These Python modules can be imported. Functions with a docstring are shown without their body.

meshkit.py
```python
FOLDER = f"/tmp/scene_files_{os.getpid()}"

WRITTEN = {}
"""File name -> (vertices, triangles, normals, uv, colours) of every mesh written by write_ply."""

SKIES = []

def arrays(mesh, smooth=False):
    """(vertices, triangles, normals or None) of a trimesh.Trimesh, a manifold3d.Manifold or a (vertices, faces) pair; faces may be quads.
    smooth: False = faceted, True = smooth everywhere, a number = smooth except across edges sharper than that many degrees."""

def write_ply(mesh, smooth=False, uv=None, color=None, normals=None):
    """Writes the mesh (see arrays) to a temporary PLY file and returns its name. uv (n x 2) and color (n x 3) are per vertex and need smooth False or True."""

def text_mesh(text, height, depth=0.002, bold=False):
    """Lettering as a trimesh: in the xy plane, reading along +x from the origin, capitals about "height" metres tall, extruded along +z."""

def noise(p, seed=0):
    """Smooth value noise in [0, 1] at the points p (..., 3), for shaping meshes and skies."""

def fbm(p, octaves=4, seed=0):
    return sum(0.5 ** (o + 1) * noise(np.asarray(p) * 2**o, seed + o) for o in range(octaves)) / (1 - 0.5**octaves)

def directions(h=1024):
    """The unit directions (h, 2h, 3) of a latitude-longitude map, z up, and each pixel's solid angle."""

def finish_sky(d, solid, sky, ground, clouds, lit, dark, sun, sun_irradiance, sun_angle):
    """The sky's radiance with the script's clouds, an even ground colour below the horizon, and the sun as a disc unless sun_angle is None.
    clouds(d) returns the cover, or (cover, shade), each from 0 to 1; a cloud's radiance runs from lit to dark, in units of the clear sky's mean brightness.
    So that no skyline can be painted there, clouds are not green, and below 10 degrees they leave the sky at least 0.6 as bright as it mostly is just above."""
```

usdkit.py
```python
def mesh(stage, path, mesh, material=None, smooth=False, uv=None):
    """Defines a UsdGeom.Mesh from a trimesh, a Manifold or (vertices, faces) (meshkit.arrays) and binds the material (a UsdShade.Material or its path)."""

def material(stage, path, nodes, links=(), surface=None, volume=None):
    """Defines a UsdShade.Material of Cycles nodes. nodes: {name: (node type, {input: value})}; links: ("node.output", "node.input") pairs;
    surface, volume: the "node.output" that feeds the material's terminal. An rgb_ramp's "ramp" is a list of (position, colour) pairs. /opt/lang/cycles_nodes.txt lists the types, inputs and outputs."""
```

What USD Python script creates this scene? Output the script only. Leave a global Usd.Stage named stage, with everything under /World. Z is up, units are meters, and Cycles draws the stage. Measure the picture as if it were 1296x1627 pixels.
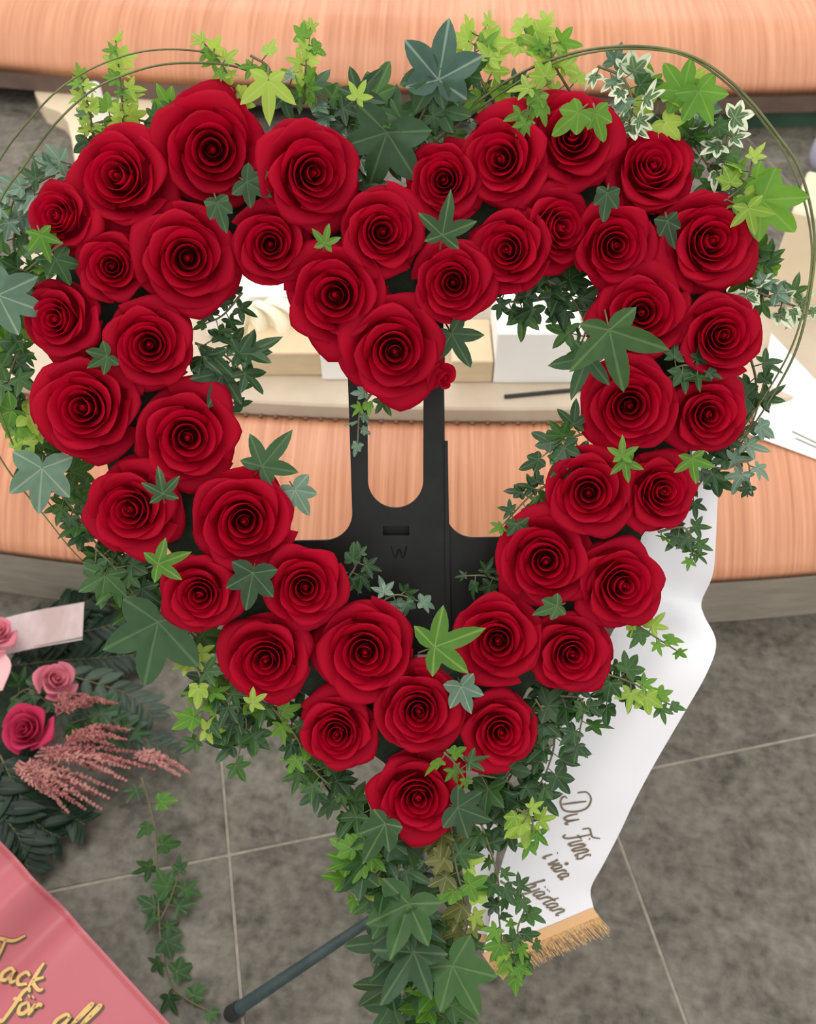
import math, random
import numpy as np, trimesh, shapely
from shapely.geometry import Polygon, Point, box as sbox
from shapely.ops import unary_union
from shapely import affinity
import usdkit, meshkit
from pxr import Usd, UsdGeom, UsdLux, UsdShade, Gf, Sdf

stage = Usd.Stage.CreateInMemory()
UsdGeom.SetStageUpAxis(stage, 'Z')
UsdGeom.SetStageMetersPerUnit(stage, 1.0)
W0 = UsdGeom.Xform.Define(stage, '/World')
UsdGeom.Scope.Define(stage, '/World/Looks')

# ------------------------------------------------------------------ camera, light, exposure
H, FPX, PITCH = 1.42, 1455.0, math.radians(49)
FW = np.array([0, math.cos(PITCH), -math.sin(PITCH)])
UP = np.array([0, math.sin(PITCH), math.cos(PITCH)])
RT = np.array([1.0, 0, 0])
EYE = np.array([0, 0, H])
cam = UsdGeom.Camera.Define(stage, '/World/camera')
cam.CreateHorizontalApertureAttr(24.0)
cam.CreateVerticalApertureAttr(24.0 * 1627 / 1296)
cam.CreateFocalLengthAttr(24.0 * FPX / 1296)
cam.CreateClippingRangeAttr(Gf.Vec2f(0.02, 100))
cam.AddTransformOp().Set(Gf.Matrix4d(*[float(x) for x in (*RT, 0, *UP, 0, *(-FW), 0, *EYE, 1)]))
cam.CreateExposureAttr(0.0)
cam.CreateFStopAttr(5.6)
cam.CreateFocusDistanceAttr(0.88)

dome = UsdLux.DomeLight.Define(stage, '/World/room_light')
dome.CreateColorAttr(Gf.Vec3f(1.0, 0.97, 0.93))
dome.CreateIntensityAttr(0.50)

def area_light(name, pos, target, w, h, color, power):
    l = UsdLux.RectLight.Define(stage, '/World/' + name)
    l.CreateWidthAttr(w); l.CreateHeightAttr(h)
    l.CreateColorAttr(Gf.Vec3f(*color)); l.CreateIntensityAttr(power)
    pos, target = np.array(pos, float), np.array(target, float)
    z = pos - target; z /= np.linalg.norm(z)
    x = np.cross([0, 0, 1], z); x /= np.linalg.norm(x)
    y = np.cross(z, x)
    l.AddTransformOp().Set(Gf.Matrix4d(*[float(v) for v in (*x, 0, *y, 0, *z, 0, *pos, 1)]))
    return l
area_light('window_light', (0.3, 6.2, 2.6), (0.1, 1.0, 0.5), 5.0, 2.6, (1.0, 0.97, 0.92), 2.0)
area_light('skylight', (-0.9, 1.2, 4.2), (0.05, 0.7, 0.5), 1.6, 1.6, (1.0, 0.96, 0.9), 7.2)

# ------------------------------------------------------------------ helpers
def nrm(v):
    v = np.asarray(v, float); return v / max(np.linalg.norm(v), 1e-12)
def ray(px, py):
    return FW + RT * (px - 648) / FPX - UP * (py - 813.5) / FPX      # depth 1 along the axis
def at_depth(px, py, d): return EYE + ray(px, py) * d
def at_plane(px, py, p0, n):
    d = ray(px, py); return EYE + d * (np.dot(np.asarray(p0) - EYE, n) / np.dot(d, n))
def at_z(px, py, z): return at_plane(px, py, (0, 0, z), np.array([0, 0, 1.0]))
def at_y(px, py, y): return at_plane(px, py, (0, y, 0), np.array([0, 1.0, 0]))
def depth_of(p): return float(np.dot(np.asarray(p) - EYE, FW))

# the plane of the leaning heart
TILT = math.radians(40)
HX = np.array([1.0, 0, 0]); HU = np.array([0, math.sin(TILT), math.cos(TILT)]); HN = np.array([0, -math.cos(TILT), math.sin(TILT)])
HC = at_depth(640, 700, 0.90)
def hp(px, py, h=0.0): return at_plane(px, py, HC + HN * h, HN)
def hxy(px, py, h=0.0):
    p = hp(px, py, h) - HC; return float(p @ HX), float(p @ HU)
HM = np.array([HX, HU, HN]).T
def heart_to_world(v): return np.asarray(v) @ HM.T + HC

used = {}
def uniq(path):
    n = used.get(path, -1) + 1
    used[path] = n
    return path if n == 0 else f'{path}_{n:03d}'
def keys(prim, label=None, cat=None, group=None, kind=None):
    for k, v in (('label', label), ('category', cat), ('group', group), ('kind', kind)):
        if v: prim.SetCustomDataByKey(k, v)
def thing(name, label=None, cat=None, group=None, kind=None, loc=None, mat=None):
    path = uniq('/World/' + name)
    x = UsdGeom.Xform.Define(stage, path)
    if mat is not None: x.AddTransformOp().Set(mat)
    elif loc is not None: x.AddTranslateOp().Set(Gf.Vec3d(*map(float, loc)))
    keys(x.GetPrim(), label, cat, group, kind)
    x._origin = np.zeros(3) if loc is None else np.asarray(loc, float)
    origins[path] = np.zeros(3) if loc is None else np.asarray(loc, float)
    return path
origins = {}
def part(parent, name, mesh, mat, smooth=False, uv=None, label=None, kind=None, local=False):
    """a mesh under parent; coordinates given in world unless local"""
    path = uniq(parent + '/' + name)
    if not local:
        top = '/'.join(path.split('/')[:3])
        off = origins.get(top, np.zeros(3))
        if np.any(off):
            if isinstance(mesh, tuple): mesh = (np.asarray(mesh[0]) - off, mesh[1])
            else: mesh = mesh.copy(); mesh.apply_translation(-off)
    m = usdkit.mesh(stage, path, mesh, mat, smooth=smooth, uv=uv)
    keys(m.GetPrim(), label, None, None, kind)
    return path
def single(name, mesh, mat, label, cat, group=None, kind=None, smooth=False, uv=None):
    path = uniq('/World/' + name)
    m = usdkit.mesh(stage, path, mesh, mat, smooth=smooth, uv=uv)
    keys(m.GetPrim(), label, cat, group, kind)
    return path

def catmull(pts, n):
    p = np.asarray(pts, float)
    if len(p) == 2:
        t = np.linspace(0, 1, n)[:, None]; return p[0] * (1 - t) + p[1] * t
    p = np.vstack([2 * p[0] - p[1], p, 2 * p[-1] - p[-2]])
    segs = len(p) - 3
    out = []
    for k in range(n):
        s = k / (n - 1) * segs; i = min(int(s), segs - 1); t = s - i
        a, b, c, d = p[i:i + 4]
        out.append(0.5 * (2 * b + (c - a) * t + (2 * a - 5 * b + 4 * c - d) * t * t + (3 * b - a - 3 * c + d) * t ** 3))
    return np.array(out)
def tube(path, r, sides=6, caps=True):
    path = np.asarray(path, float); n = len(path)
    r = np.broadcast_to(np.asarray(r, float), (n,))
    tan = np.gradient(path, axis=0); tan /= np.maximum(np.linalg.norm(tan, axis=1, keepdims=True), 1e-12)
    ref = nrm(np.cross(tan[0], [0.3, 0.5, 0.81])); V = []
    for i in range(n):
        ref = nrm(ref - tan[i] * (ref @ tan[i])); b = np.cross(tan[i], ref)
        a = np.arange(sides) * 2 * math.pi / sides
        V.append(path[i] + r[i] * (np.cos(a)[:, None] * ref + np.sin(a)[:, None] * b))
    V = np.vstack(V); F = []
    for i in range(n - 1):
        for k in range(sides):
            a, b = i * sides + k, i * sides + (k + 1) % sides
            F += [(a, b, b + sides), (a, b + sides, a + sides)]
    if caps:
        V = np.vstack([V, path[:1], path[-1:]]); e = n * sides
        for k in range(sides):
            F.append((e, (k + 1) % sides, k)); F.append((e + 1, (n - 1) * sides + k, (n - 1) * sides + (k + 1) % sides))
    return V, np.array(F)
def join(parts):
    V, F, o = [], [], 0
    for v, f in parts:
        V.append(np.asarray(v)); F.append(np.asarray(f) + o); o += len(v)
    return np.vstack(V), np.vstack(F)
def grid_faces(nu, nv):
    i, j = np.meshgrid(np.arange(nu - 1), np.arange(nv - 1), indexing='ij')
    a = (i * nv + j).ravel(); b = a + 1; c = a + nv; d = c + 1
    return np.vstack([np.stack([a, c, b], 1), np.stack([b, c, d], 1)])
def sheet(P, thick):
    """a closed thin solid from a grid of points (nu, nv, 3)"""
    nu, nv = P.shape[:2]
    du = np.gradient(P, axis=0); dv = np.gradient(P, axis=1)
    N = np.cross(du, dv); N /= np.maximum(np.linalg.norm(N, axis=2, keepdims=True), 1e-12)
    A = (P + N * thick / 2).reshape(-1, 3); B = (P - N * thick / 2).reshape(-1, 3)
    f = grid_faces(nu, nv); o = nu * nv
    F = [f, f[:, ::-1] + o]
    rim = [(i, 0) for i in range(nu)] + [(nu - 1, j) for j in range(1, nv)] + [(i, nv - 1) for i in range(nu - 2, -1, -1)] + [(0, j) for j in range(nv - 2, 0, -1)]
    idx = [i * nv + j for i, j in rim]
    q = []
    for a, b in zip(idx, idx[1:] + idx[:1]): q += [(a, a + o, b), (b, a + o, b + o)]
    return np.vstack([A, B]), np.vstack(F + [np.array(q)])
def rbox(size, bev=0.003):
    """chamfered box centred in x and y, standing on z = 0"""
    sx, sy, sz = [s / 2 for s in size]; b = min(bev, sx * .4, sy * .4, sz * .4)
    pts = []
    for x in (-1, 1):
        for y in (-1, 1):
            for z in (-1, 1):
                pts += [(x * (sx - b), y * (sy - b), z * sz), (x * (sx - b), y * sy, z * (sz - b)), (x * sx, y * (sy - b), z * (sz - b))]
    m = trimesh.convex.convex_hull(np.array(pts)); m.apply_translation((0, 0, sz)); return m
def placed(m, loc, rz=0.0, tilt=None):
    m = m.copy()
    if tilt is not None: m.apply_transform(trimesh.transformations.rotation_matrix(tilt[0], tilt[1]))
    m.apply_transform(trimesh.transformations.rotation_matrix(rz, (0, 0, 1))); m.apply_translation(loc); return m
def extrude(poly, h):
    geoms = getattr(poly, 'geoms', [poly])
    return trimesh.util.concatenate([trimesh.creation.extrude_polygon(g, h, engine='earcut') for g in geoms if g.area > 1e-8])

# ------------------------------------------------------------------ materials
L = '/World/Looks/'
def principled(name, color, rough=0.5, **kw):
    return usdkit.material(stage, L + name, {'p': ('principled_bsdf', {'base_color': color, 'roughness': rough, **kw})}, [], surface='p.BSDF')
def noisy(name, c1, c2, scale, rough=0.5, bump=0.0, detail=4, stretch=(1, 1, 1), lo=.35, hi=.65, **kw):
    n = {'t': ('texture_coordinate', {}), 'm': ('mapping', {'scale': stretch}), 'n': ('noise_texture', {'scale': scale, 'detail': float(detail), 'roughness': .6}),
         'r': ('rgb_ramp', {'ramp': [(lo, c1), (hi, c2)]}), 'p': ('principled_bsdf', {'roughness': rough, **kw})}
    l = [('t.object', 'm.vector'), ('m.vector', 'n.vector'), ('n.fac', 'r.fac'), ('r.color', 'p.base_color')]
    if bump:
        n['b'] = ('bump', {'strength': bump, 'distance': 0.002}); l += [('n.fac', 'b.height'), ('b.normal', 'p.normal')]
    return usdkit.material(stage, L + name, n, l, surface='p.BSDF')
def petal_material(name, col, col2, trans, tw=.22):
    n = {'o': ('object_info', {}), 'r': ('rgb_ramp', {'ramp': [(0, col), (1, col2)]}),
         't': ('texture_coordinate', {}), 'n': ('noise_texture', {'scale': 260.0, 'detail': 2.0}), 'b': ('bump', {'strength': .12, 'distance': .0004}),
         'p': ('principled_bsdf', {'roughness': .7, 'specular_ior_level': .12, 'sheen_weight': .05, 'sheen_roughness': .4, 'sheen_tint': tuple(min(1, c * 2.2 + .02) for c in col)}),
         's': ('translucent_bsdf', {'color': trans}), 'x': ('mix_closure', {'fac': tw})}
    l = [('o.random', 'r.fac'), ('r.color', 'p.base_color'), ('t.object', 'n.vector'), ('n.fac', 'b.height'), ('b.normal', 'p.normal'),
         ('p.BSDF', 'x.closure1'), ('s.BSDF', 'x.closure2')]
    return usdkit.material(stage, L + name, n, l, surface='x.closure')
def leaf_material(name, c1, c2, vein, trans, tw=.25, rough=.45, margin=None, spec=.35):
    n = {'t': ('texture_coordinate', {}), 'sp': ('separate_xyz', {}), 'ob': ('object_info', {}),
         'n': ('noise_texture', {'scale': 90.0, 'detail': 3.0}), 'ad': ('math', {'math_type': 'add'}), 'ml': ('math', {'math_type': 'multiply', 'value2': .5}),
         'r': ('rgb_ramp', {'ramp': [(.3, c1), (.7, c2)]}),
         'v': ('map_range', {'from_min': .008, 'from_max': .036, 'to_min': .75, 'to_max': 0.0, 'clamp': True}),
         'mx': ('mix_color', {'b': vein}), 'p': ('principled_bsdf', {'roughness': rough, 'specular_ior_level': spec}),
         's': ('translucent_bsdf', {'color': trans}), 'x': ('mix_closure', {'fac': tw})}
    l = [('t.UV', 'sp.vector'), ('t.object', 'n.vector'), ('n.fac', 'ad.value1'), ('ob.random', 'ad.value2'), ('ad.value', 'ml.value1'), ('ml.value', 'r.fac'),
         ('sp.x', 'v.value'), ('v.result', 'mx.fac'), ('mx.result', 'p.base_color'), ('p.BSDF', 'x.closure1'), ('s.BSDF', 'x.closure2')]
    if margin is None: l.append(('r.color', 'mx.a'))
    else:
        n['an'] = ('math', {'math_type': 'multiply_add', 'value2': .9, 'value3': -.45}); n['a2'] = ('math', {'math_type': 'add'})
        n['mr'] = ('map_range', {'from_min': .62, 'from_max': .72, 'to_min': 0.0, 'to_max': 1.0, 'clamp': True}); n['m2'] = ('mix_color', {'b': margin})
        l += [('n.fac', 'an.value1'), ('an.value', 'a2.value1'), ('sp.y', 'a2.value2'), ('a2.value', 'mr.value'), ('mr.result', 'm2.fac'), ('r.color', 'm2.a'), ('m2.result', 'mx.a')]
    return usdkit.material(stage, L + name, n, l, surface='x.closure')

def wood_material(name, c1, c2, c3, rough):
    n = {'t': ('texture_coordinate', {}), 'm': ('mapping', {'scale': (130, 2.2, 1)}), 'n': ('noise_texture', {'scale': 1.0, 'detail': 5.0, 'roughness': .65}),
         'm2': ('mapping', {'scale': (7, 2.0, 1)}), 'n2': ('noise_texture', {'scale': 1.0, 'detail': 3.0}), 'mx': ('mix_float', {'fac': .28}),
         'r': ('rgb_ramp', {'ramp': [(.36, c1), (.5, c2), (.64, c3)]}), 'b': ('bump', {'strength': .25, 'distance': .001}),
         'p': ('principled_bsdf', {'roughness': rough, 'specular_ior_level': .3, 'coat_weight': .04, 'coat_roughness': .3})}
    l = [('t.UV', 'm.vector'), ('m.vector', 'n.vector'), ('t.UV', 'm2.vector'), ('m2.vector', 'n2.vector'), ('n.fac', 'mx.a'), ('n2.fac', 'mx.b'),
         ('mx.result', 'r.fac'), ('r.color', 'p.base_color'), ('n.fac', 'b.height'), ('b.normal', 'p.normal')]
    return usdkit.material(stage, L + name, n, l, surface='p.BSDF')
def tile_material(name, c1, c2, c3):
    n = {'g': ('geometry', {}), 'm': ('mapping', {'rotation': (0, 0, math.radians(12))}), 'n': ('noise_texture', {'scale': 11.0, 'detail': 9.0, 'roughness': .66, 'distortion': .5}),
         'm2': ('mapping', {'scale': (1.5, 9, 1)}), 'n2': ('noise_texture', {'scale': 4.0, 'detail': 4.0, 'distortion': 2.0}),
         'v': ('noise_texture', {'scale': 58.0, 'detail': 4.0}), 'o': ('object_info', {}),
         'a': ('mix_float', {'fac': .16}), 'a2': ('mix_float', {'fac': .36}),
         'r': ('rgb_ramp', {'ramp': [(.36, c1), (.5, c2), (.63, c3)]}), 'h': ('hsv', {}), 'mr': ('map_range', {'to_min': .88, 'to_max': 1.1}),
         'b': ('bump', {'strength': .25, 'distance': .0015}), 'p': ('principled_bsdf', {'roughness': .55, 'specular_ior_level': .35})}
    l = [('g.position', 'm.vector'), ('m.vector', 'n.vector'), ('m.vector', 'm2.vector'), ('m2.vector', 'n2.vector'), ('m.vector', 'v.vector'),
         ('n.fac', 'a.a'), ('n2.fac', 'a.b'), ('a.result', 'a2.a'), ('v.fac', 'a2.b'), ('a2.result', 'r.fac'), ('r.color', 'h.color'),
         ('o.random', 'mr.value'), ('mr.result', 'h.value'), ('h.color', 'p.base_color'), ('a2.result', 'b.height'), ('b.normal', 'p.normal')]
    return usdkit.material(stage, L + name, n, l, surface='p.BSDF')

M = {}
M['red'] = petal_material('red_petal', (.33, .0006, .017), (.40, .0010, .021), (.66, .002, .035), .36)
M['pink'] = petal_material('pink_petal', (.62, .17, .24), (.70, .24, .30), (.8, .3, .4), .3)
M['hotpink'] = petal_material('hot_pink_petal', (.42, .02, .075), (.5, .035, .1), (.6, .05, .12), .25)
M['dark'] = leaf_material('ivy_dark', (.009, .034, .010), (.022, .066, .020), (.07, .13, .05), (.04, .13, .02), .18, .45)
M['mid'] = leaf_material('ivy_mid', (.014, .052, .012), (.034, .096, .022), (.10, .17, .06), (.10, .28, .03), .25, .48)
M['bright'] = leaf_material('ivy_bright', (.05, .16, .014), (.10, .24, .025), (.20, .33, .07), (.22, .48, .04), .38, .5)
M['light'] = leaf_material('ivy_light', (.17, .31, .03), (.28, .42, .06), (.42, .50, .16), (.50, .68, .10), .42, .5)
M['pale'] = leaf_material('ivy_pale', (.055, .12, .075), (.11, .19, .13), (.24, .31, .22), (.12, .25, .12), .18, .38, spec=.5)
M['blue'] = leaf_material('ivy_blue_green', (.016, .050, .036), (.035, .085, .06), (.20, .28, .22), (.05, .13, .06), .15, .4)
M['olive'] = leaf_material('ivy_olive', (.06, .075, .02), (.12, .13, .03), (.25, .24, .10), (.25, .28, .05), .3, .5)
M['varieg'] = leaf_material('ivy_variegated', (.03, .09, .03), (.06, .15, .05), (.3, .4, .25), (.3, .4, .2), .25, .35, margin=(.68, .72, .55))
M['stem'] = noisy('ivy_stem', (.07, .09, .03), (.13, .10, .05), 60, .6)
M['rosestem'] = principled('rose_stem', (.05, .12, .03), .5)
M['grass'] = noisy('steel_grass', (.045, .055, .012), (.12, .14, .035), 18, .35)
M['foam'] = noisy('wet_foam', (.006, .014, .007), (.014, .03, .012), 120, .9, .4)
M['black'] = noisy('black_plastic', (.005, .006, .006), (.009, .010, .010), 40, .5, .04, specular_ior_level=.22)
M['leg'] = noisy('green_plastic', (.018, .038, .040), (.032, .055, .055), 30, .4)
M['legcap'] = principled('leg_cap', (.012, .014, .014), .5)
M['wood'] = wood_material('bench_wood', (.40, .165, .088), (.52, .235, .132), (.63, .315, .19), .42)
M['edge'] = noisy('bench_edge', (.22, .195, .155), (.28, .25, .20), 14, .55, stretch=(1, 1, 6))
M['edgedark'] = noisy('bench_edge_dark', (.10, .062, .048), (.13, .082, .062), 14, .55)
M['cream'] = noisy('cream_rail', (.44, .36, .27), (.51, .43, .33), 8, .5)
M['creamlight'] = noisy('cream_board', (.60, .49, .34), (.68, .57, .41), 5, .5)
M['beige'] = noisy('beige_block', (.55, .42, .26), (.64, .50, .33), 9, .6, stretch=(1, 1, 5))
M['white'] = principled('white_card', (.84, .83, .80), .6)
M['nail'] = principled('nail', (.16, .07, .04), .5)
M['greenpanel'] = noisy('green_panel', (.018, .055, .028), (.028, .075, .04), 6, .6)
M['tile'] = tile_material('stone_tile', (.040, .035, .026), (.114, .103, .083), (.178, .163, .137))
M['grout'] = noisy('grout', (.19, .175, .14), (.27, .245, .20), 40, .9)
M['satin'] = principled('white_satin', (.73, .73, .77), .42, sheen_weight=.3)
M['pinksatin'] = principled('pink_satin', (.35, .070, .090), .36, anisotropic=.5, sheen_weight=.3)
M['pinkhem'] = principled('pink_hem', (.32, .045, .06), .4)
M['fringe'] = noisy('gold_fringe', (.42, .22, .08), (.66, .42, .18), 200, .4)
M['band'] = principled('fringe_band', (.62, .36, .17), .45)
M['bronze'] = principled('bronze_print', (.17, .125, .085), .4)
M['gold'] = principled('gold_print', (.52, .33, .12), .35, metallic=.3)
M['goldshade'] = principled('dark_print', (.06, .04, .012), .5)
M['ink'] = principled('grey_ink', (.1, .1, .1), .7)
M['astilbe'] = noisy('astilbe', (.22, .06, .065), (.40, .15, .135), 90, .8)
M['astilbepale'] = noisy('astilbe_pale', (.34, .135, .12), (.48, .235, .205), 90, .8)
M['fern'] = leaf_material('fern', (.003, .014, .007), (.010, .032, .014), (.04, .09, .05), (.03, .1, .04), .15, .5)
M['euca'] = leaf_material('grey_green_leaf', (.02, .042, .028), (.045, .078, .052), (.1, .14, .1), (.06, .12, .07), .15, .5)
M['palecard'] = noisy('pale_card', (.36, .26, .25), (.48, .39, .40), 7, .55, stretch=(3, 1, 1))
M['palepink'] = principled('pale_pink_ribbon', (.62, .33, .34), .4)
M['lilac'] = principled('lilac_glaze', (.42, .42, .55), .25)

# ------------------------------------------------------------------ floor of stone tiles
TH = math.radians(11.9); TE = np.array([math.cos(TH), math.sin(TH)]); TN = np.array([-TE[1], TE[0]])
E0, N0, TS = -0.162, 0.576, 0.6
floor = thing('floor', 'grey mottled stone tile floor with pale beige grout', None, None, 'structure')
bed = rbox((9, 9.5, .03), .002); bed.apply_translation((0, 2.7, -.0312))
part(floor, 'grout', bed, M['grout'])
tile_mesh = rbox((TS - .0045, TS - .0045, .012), .0012)
for i in range(-5, 6):
    for j in range(-3, 8):
        c = TE * (E0 + (i + .5) * TS) + TN * (N0 + (j + .5) * TS)
        if c[1] < -.6 or c[1] > 5.2 or abs(c[0]) > 2.6: continue
        part(floor, 'tile', placed(tile_mesh, (c[0], c[1], -.012), TH), M['tile'])

wall = path = uniq('/World/wall_back')
wm = rbox((9, .12, 3.6), .004); wm.apply_translation((0, 7.0, -.03))
keys(usdkit.mesh(stage, wall, wm, M['cream']).GetPrim(), 'plain cream wall far behind the benches', None, None, 'structure')

# ------------------------------------------------------------------ curved benches
def arc_sweep(profile, cx, y0, R, x0, x1, n=72, closed=True):
    """profile: (depth behind the front edge, z). The front edge bulges towards the camera. Returns mesh, uv."""
    prof = np.asarray(profile, float); k = len(prof)
    a = np.linspace((x0 - cx) / R, (x1 - cx) / R, n)
    V, UV = [], []
    s = np.concatenate([[0], np.cumsum(np.linalg.norm(np.diff(prof, axis=0), axis=1))])
    for t in a:
        r = R - prof[:, 0]
        V.append(np.stack([cx + r * math.sin(t), y0 + R - r * math.cos(t), prof[:, 1]], 1))
        UV.append(np.stack([np.full(k, t * R + 50), s], 1))
    V = np.vstack(V); UV = np.vstack(UV); F = []
    m = k if closed else k - 1
    for i in range(n - 1):
        for j in range(m):
            p, q = i * k + j, i * k + (j + 1) % k
            F += [(p, p + k, q), (q, p + k, q + k)]
    if closed:
        tri = trimesh.creation.triangulate_polygon(Polygon(prof), engine='earcut')
        # cap with a fan from the profile's own triangulation when it keeps the vertices
        tv, tf = tri
        lut = [int(np.argmin(np.linalg.norm(prof - p, axis=1))) for p in tv]
        for f in tf:
            i, j, l = lut[f[0]], lut[f[1]], lut[f[2]]
            F.append((i, j, l)); F.append(((n - 1) * k + l, (n - 1) * k + j, (n - 1) * k + i))
    m = trimesh.Trimesh(V, np.array(F), process=False)
    return m, UV
ZB = .147
def project(p):
    q = np.asarray(p, float) - EYE; d = q @ FW
    return 648 + FPX * (q @ RT) / d, 813.5 - FPX * (q @ UP) / d
def rise(scale, a0, a1, n=14):
    """a convex slope: depth and height, from angle a0 at the front to a1 at the back"""
    a = np.radians(np.linspace(a0, a1, n)); st = scale / n
    return np.vstack([[0, 0], np.stack([np.cumsum(np.cos(a)), np.cumsum(np.sin(a))], 1) * st])
def fit_rise(x, y0, py, a0, a1):
    lo, hi = .05, 1.2
    for _ in range(50):
        k = (lo + hi) / 2; e = rise(k, a0, a1)[-1]
        if project((x, y0 + e[0], ZB + e[1]))[1] > py: lo = k
        else: hi = k
    return rise(k, a0, a1)
BX, yb = at_z(800, 926, ZB)[:2]                 # front edge of the near bench
BR = 5.2
slope = fit_rise(BX, yb, 670, 58, 16)
D, ZT = slope[-1][0], ZB + slope[-1][1]         # depth of the seat, height of its back edge
ys = yb + D
bench = thing('bench', 'curved orange-brown wooden bench with cream back rail, close behind the heart', 'bench')
seat_prof = [(.001, ZB - .02)] + [(a + .0, ZB + b) for a, b in slope] + [(D, ZB - .02)]
m, uv = arc_sweep(seat_prof, BX, yb, BR, -1.5, 1.7)
part(bench, 'seat', m, M['wood'], uv=uv, smooth=True)
m, uv = arc_sweep([(.003, 0), (.003, ZB - .0205), (D, ZB - .0205), (D, 0)], BX, yb, BR, -1.5, 1.7)
part(bench, 'plinth', m, M['edge'], label='grey-beige front of the bench')
def on_seat(px, py, off=0.0):
    n = nrm(np.cross([1, 0, 0], [0, D, ZT - ZB])); return at_plane(px, py, np.array([0, yb, ZB]) + n * off, n)
zl = at_y(800, 650, ys)[2]
yl = max(at_z(700, 435, zl)[1], ys + .2)
m, uv = arc_sweep([(D + .001, 0), (D + .001, zl - .004), (D + .005, zl), (yl - yb, zl), (yl - yb, 0)], BX, yb, BR, -.92, 1.7)
part(bench, 'back_rail', m, M['cream'], label='cream rail and ledge behind the seat')
nails = []
for k in range(-52, 48):
    t = k * .0265 / (BR - D)
    r = BR - D + .004
    s = trimesh.creation.icosphere(1, .0038); s.apply_scale((1, 1, .6)); s.apply_translation((BX + r * math.sin(t), yb + BR - r * math.cos(t), ZT + .001)); nails.append((s.vertices, s.faces))
part(bench, 'nail_row', join(nails), M['nail'], kind='stuff', label='row of dark nail heads along the back of the seat')

yu = at_z(1000, 139, ZB)[1]
UX, UR = at_z(1000, 139, ZB)[0], 11.0
far = thing('bench', 'curved orange-brown wooden bench across the top, farther away behind the heart', 'bench')
fs = fit_rise(.0, yu + .06, 16, 62, 18)
DU, ZU = fs[-1][0], ZB + fs[-1][1]
top = [(DU + .10 * math.sin(a) * 1.0, ZU + .02 * math.sin(a)) for a in np.linspace(.4, 1.5, 5)]
prof = [(.0, ZB - .03)] + [(a, ZB + b) for a, b in fs] + top + [(top[-1][0], ZB - .03)]
DU = top[-1][0]
m, uv = arc_sweep(prof, UX, yu, UR, -2.6, 2.6)
part(far, 'seat', m, M['wood'], uv=uv, smooth=True)
m, uv = arc_sweep([(.002, ZB - .085), (.002, ZB - .031), (.5, ZB - .031), (.5, ZB - .085)], UX, yu, UR, -2.6, 2.6)
part(far, 'edge_board', m, M['edgedark'], label='dark brown front edge of the seat')
m, uv = arc_sweep([(.03, 0), (.03, ZB - .0855), (.45, ZB - .0855), (.45, 0)], UX, yu, UR, .55, 2.5)
part_rail = arc_sweep([(DU + .001, 0), (DU + .001, ZU + .01), (DU + .4, ZU + .01), (DU + .4, 0)], UX, yu, UR, -2.6, 2.6)[0]
part(far, 'back_rail', part_rail, M['white'], label='white rail behind the seat')
part(far, 'base_panel', m, M['greenpanel'], label='dark green base panel')
# cream curved foot under the left half of the far bench
foot = []
cx, cy = at_z(140, 190, .04)[:2]
pl = Polygon([tuple(at_z(x, y, .058)[:2]) for x, y in [(52, 118), (56, 150), (68, 168), (95, 178), (108, 195), (114, 222), (120, 262), (330, 262), (330, 118)]])
fm = extrude(pl, .058); 
part(far, 'foot_block', fm, M['creamlight'], label='cream curved foot block under the left half')

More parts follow.
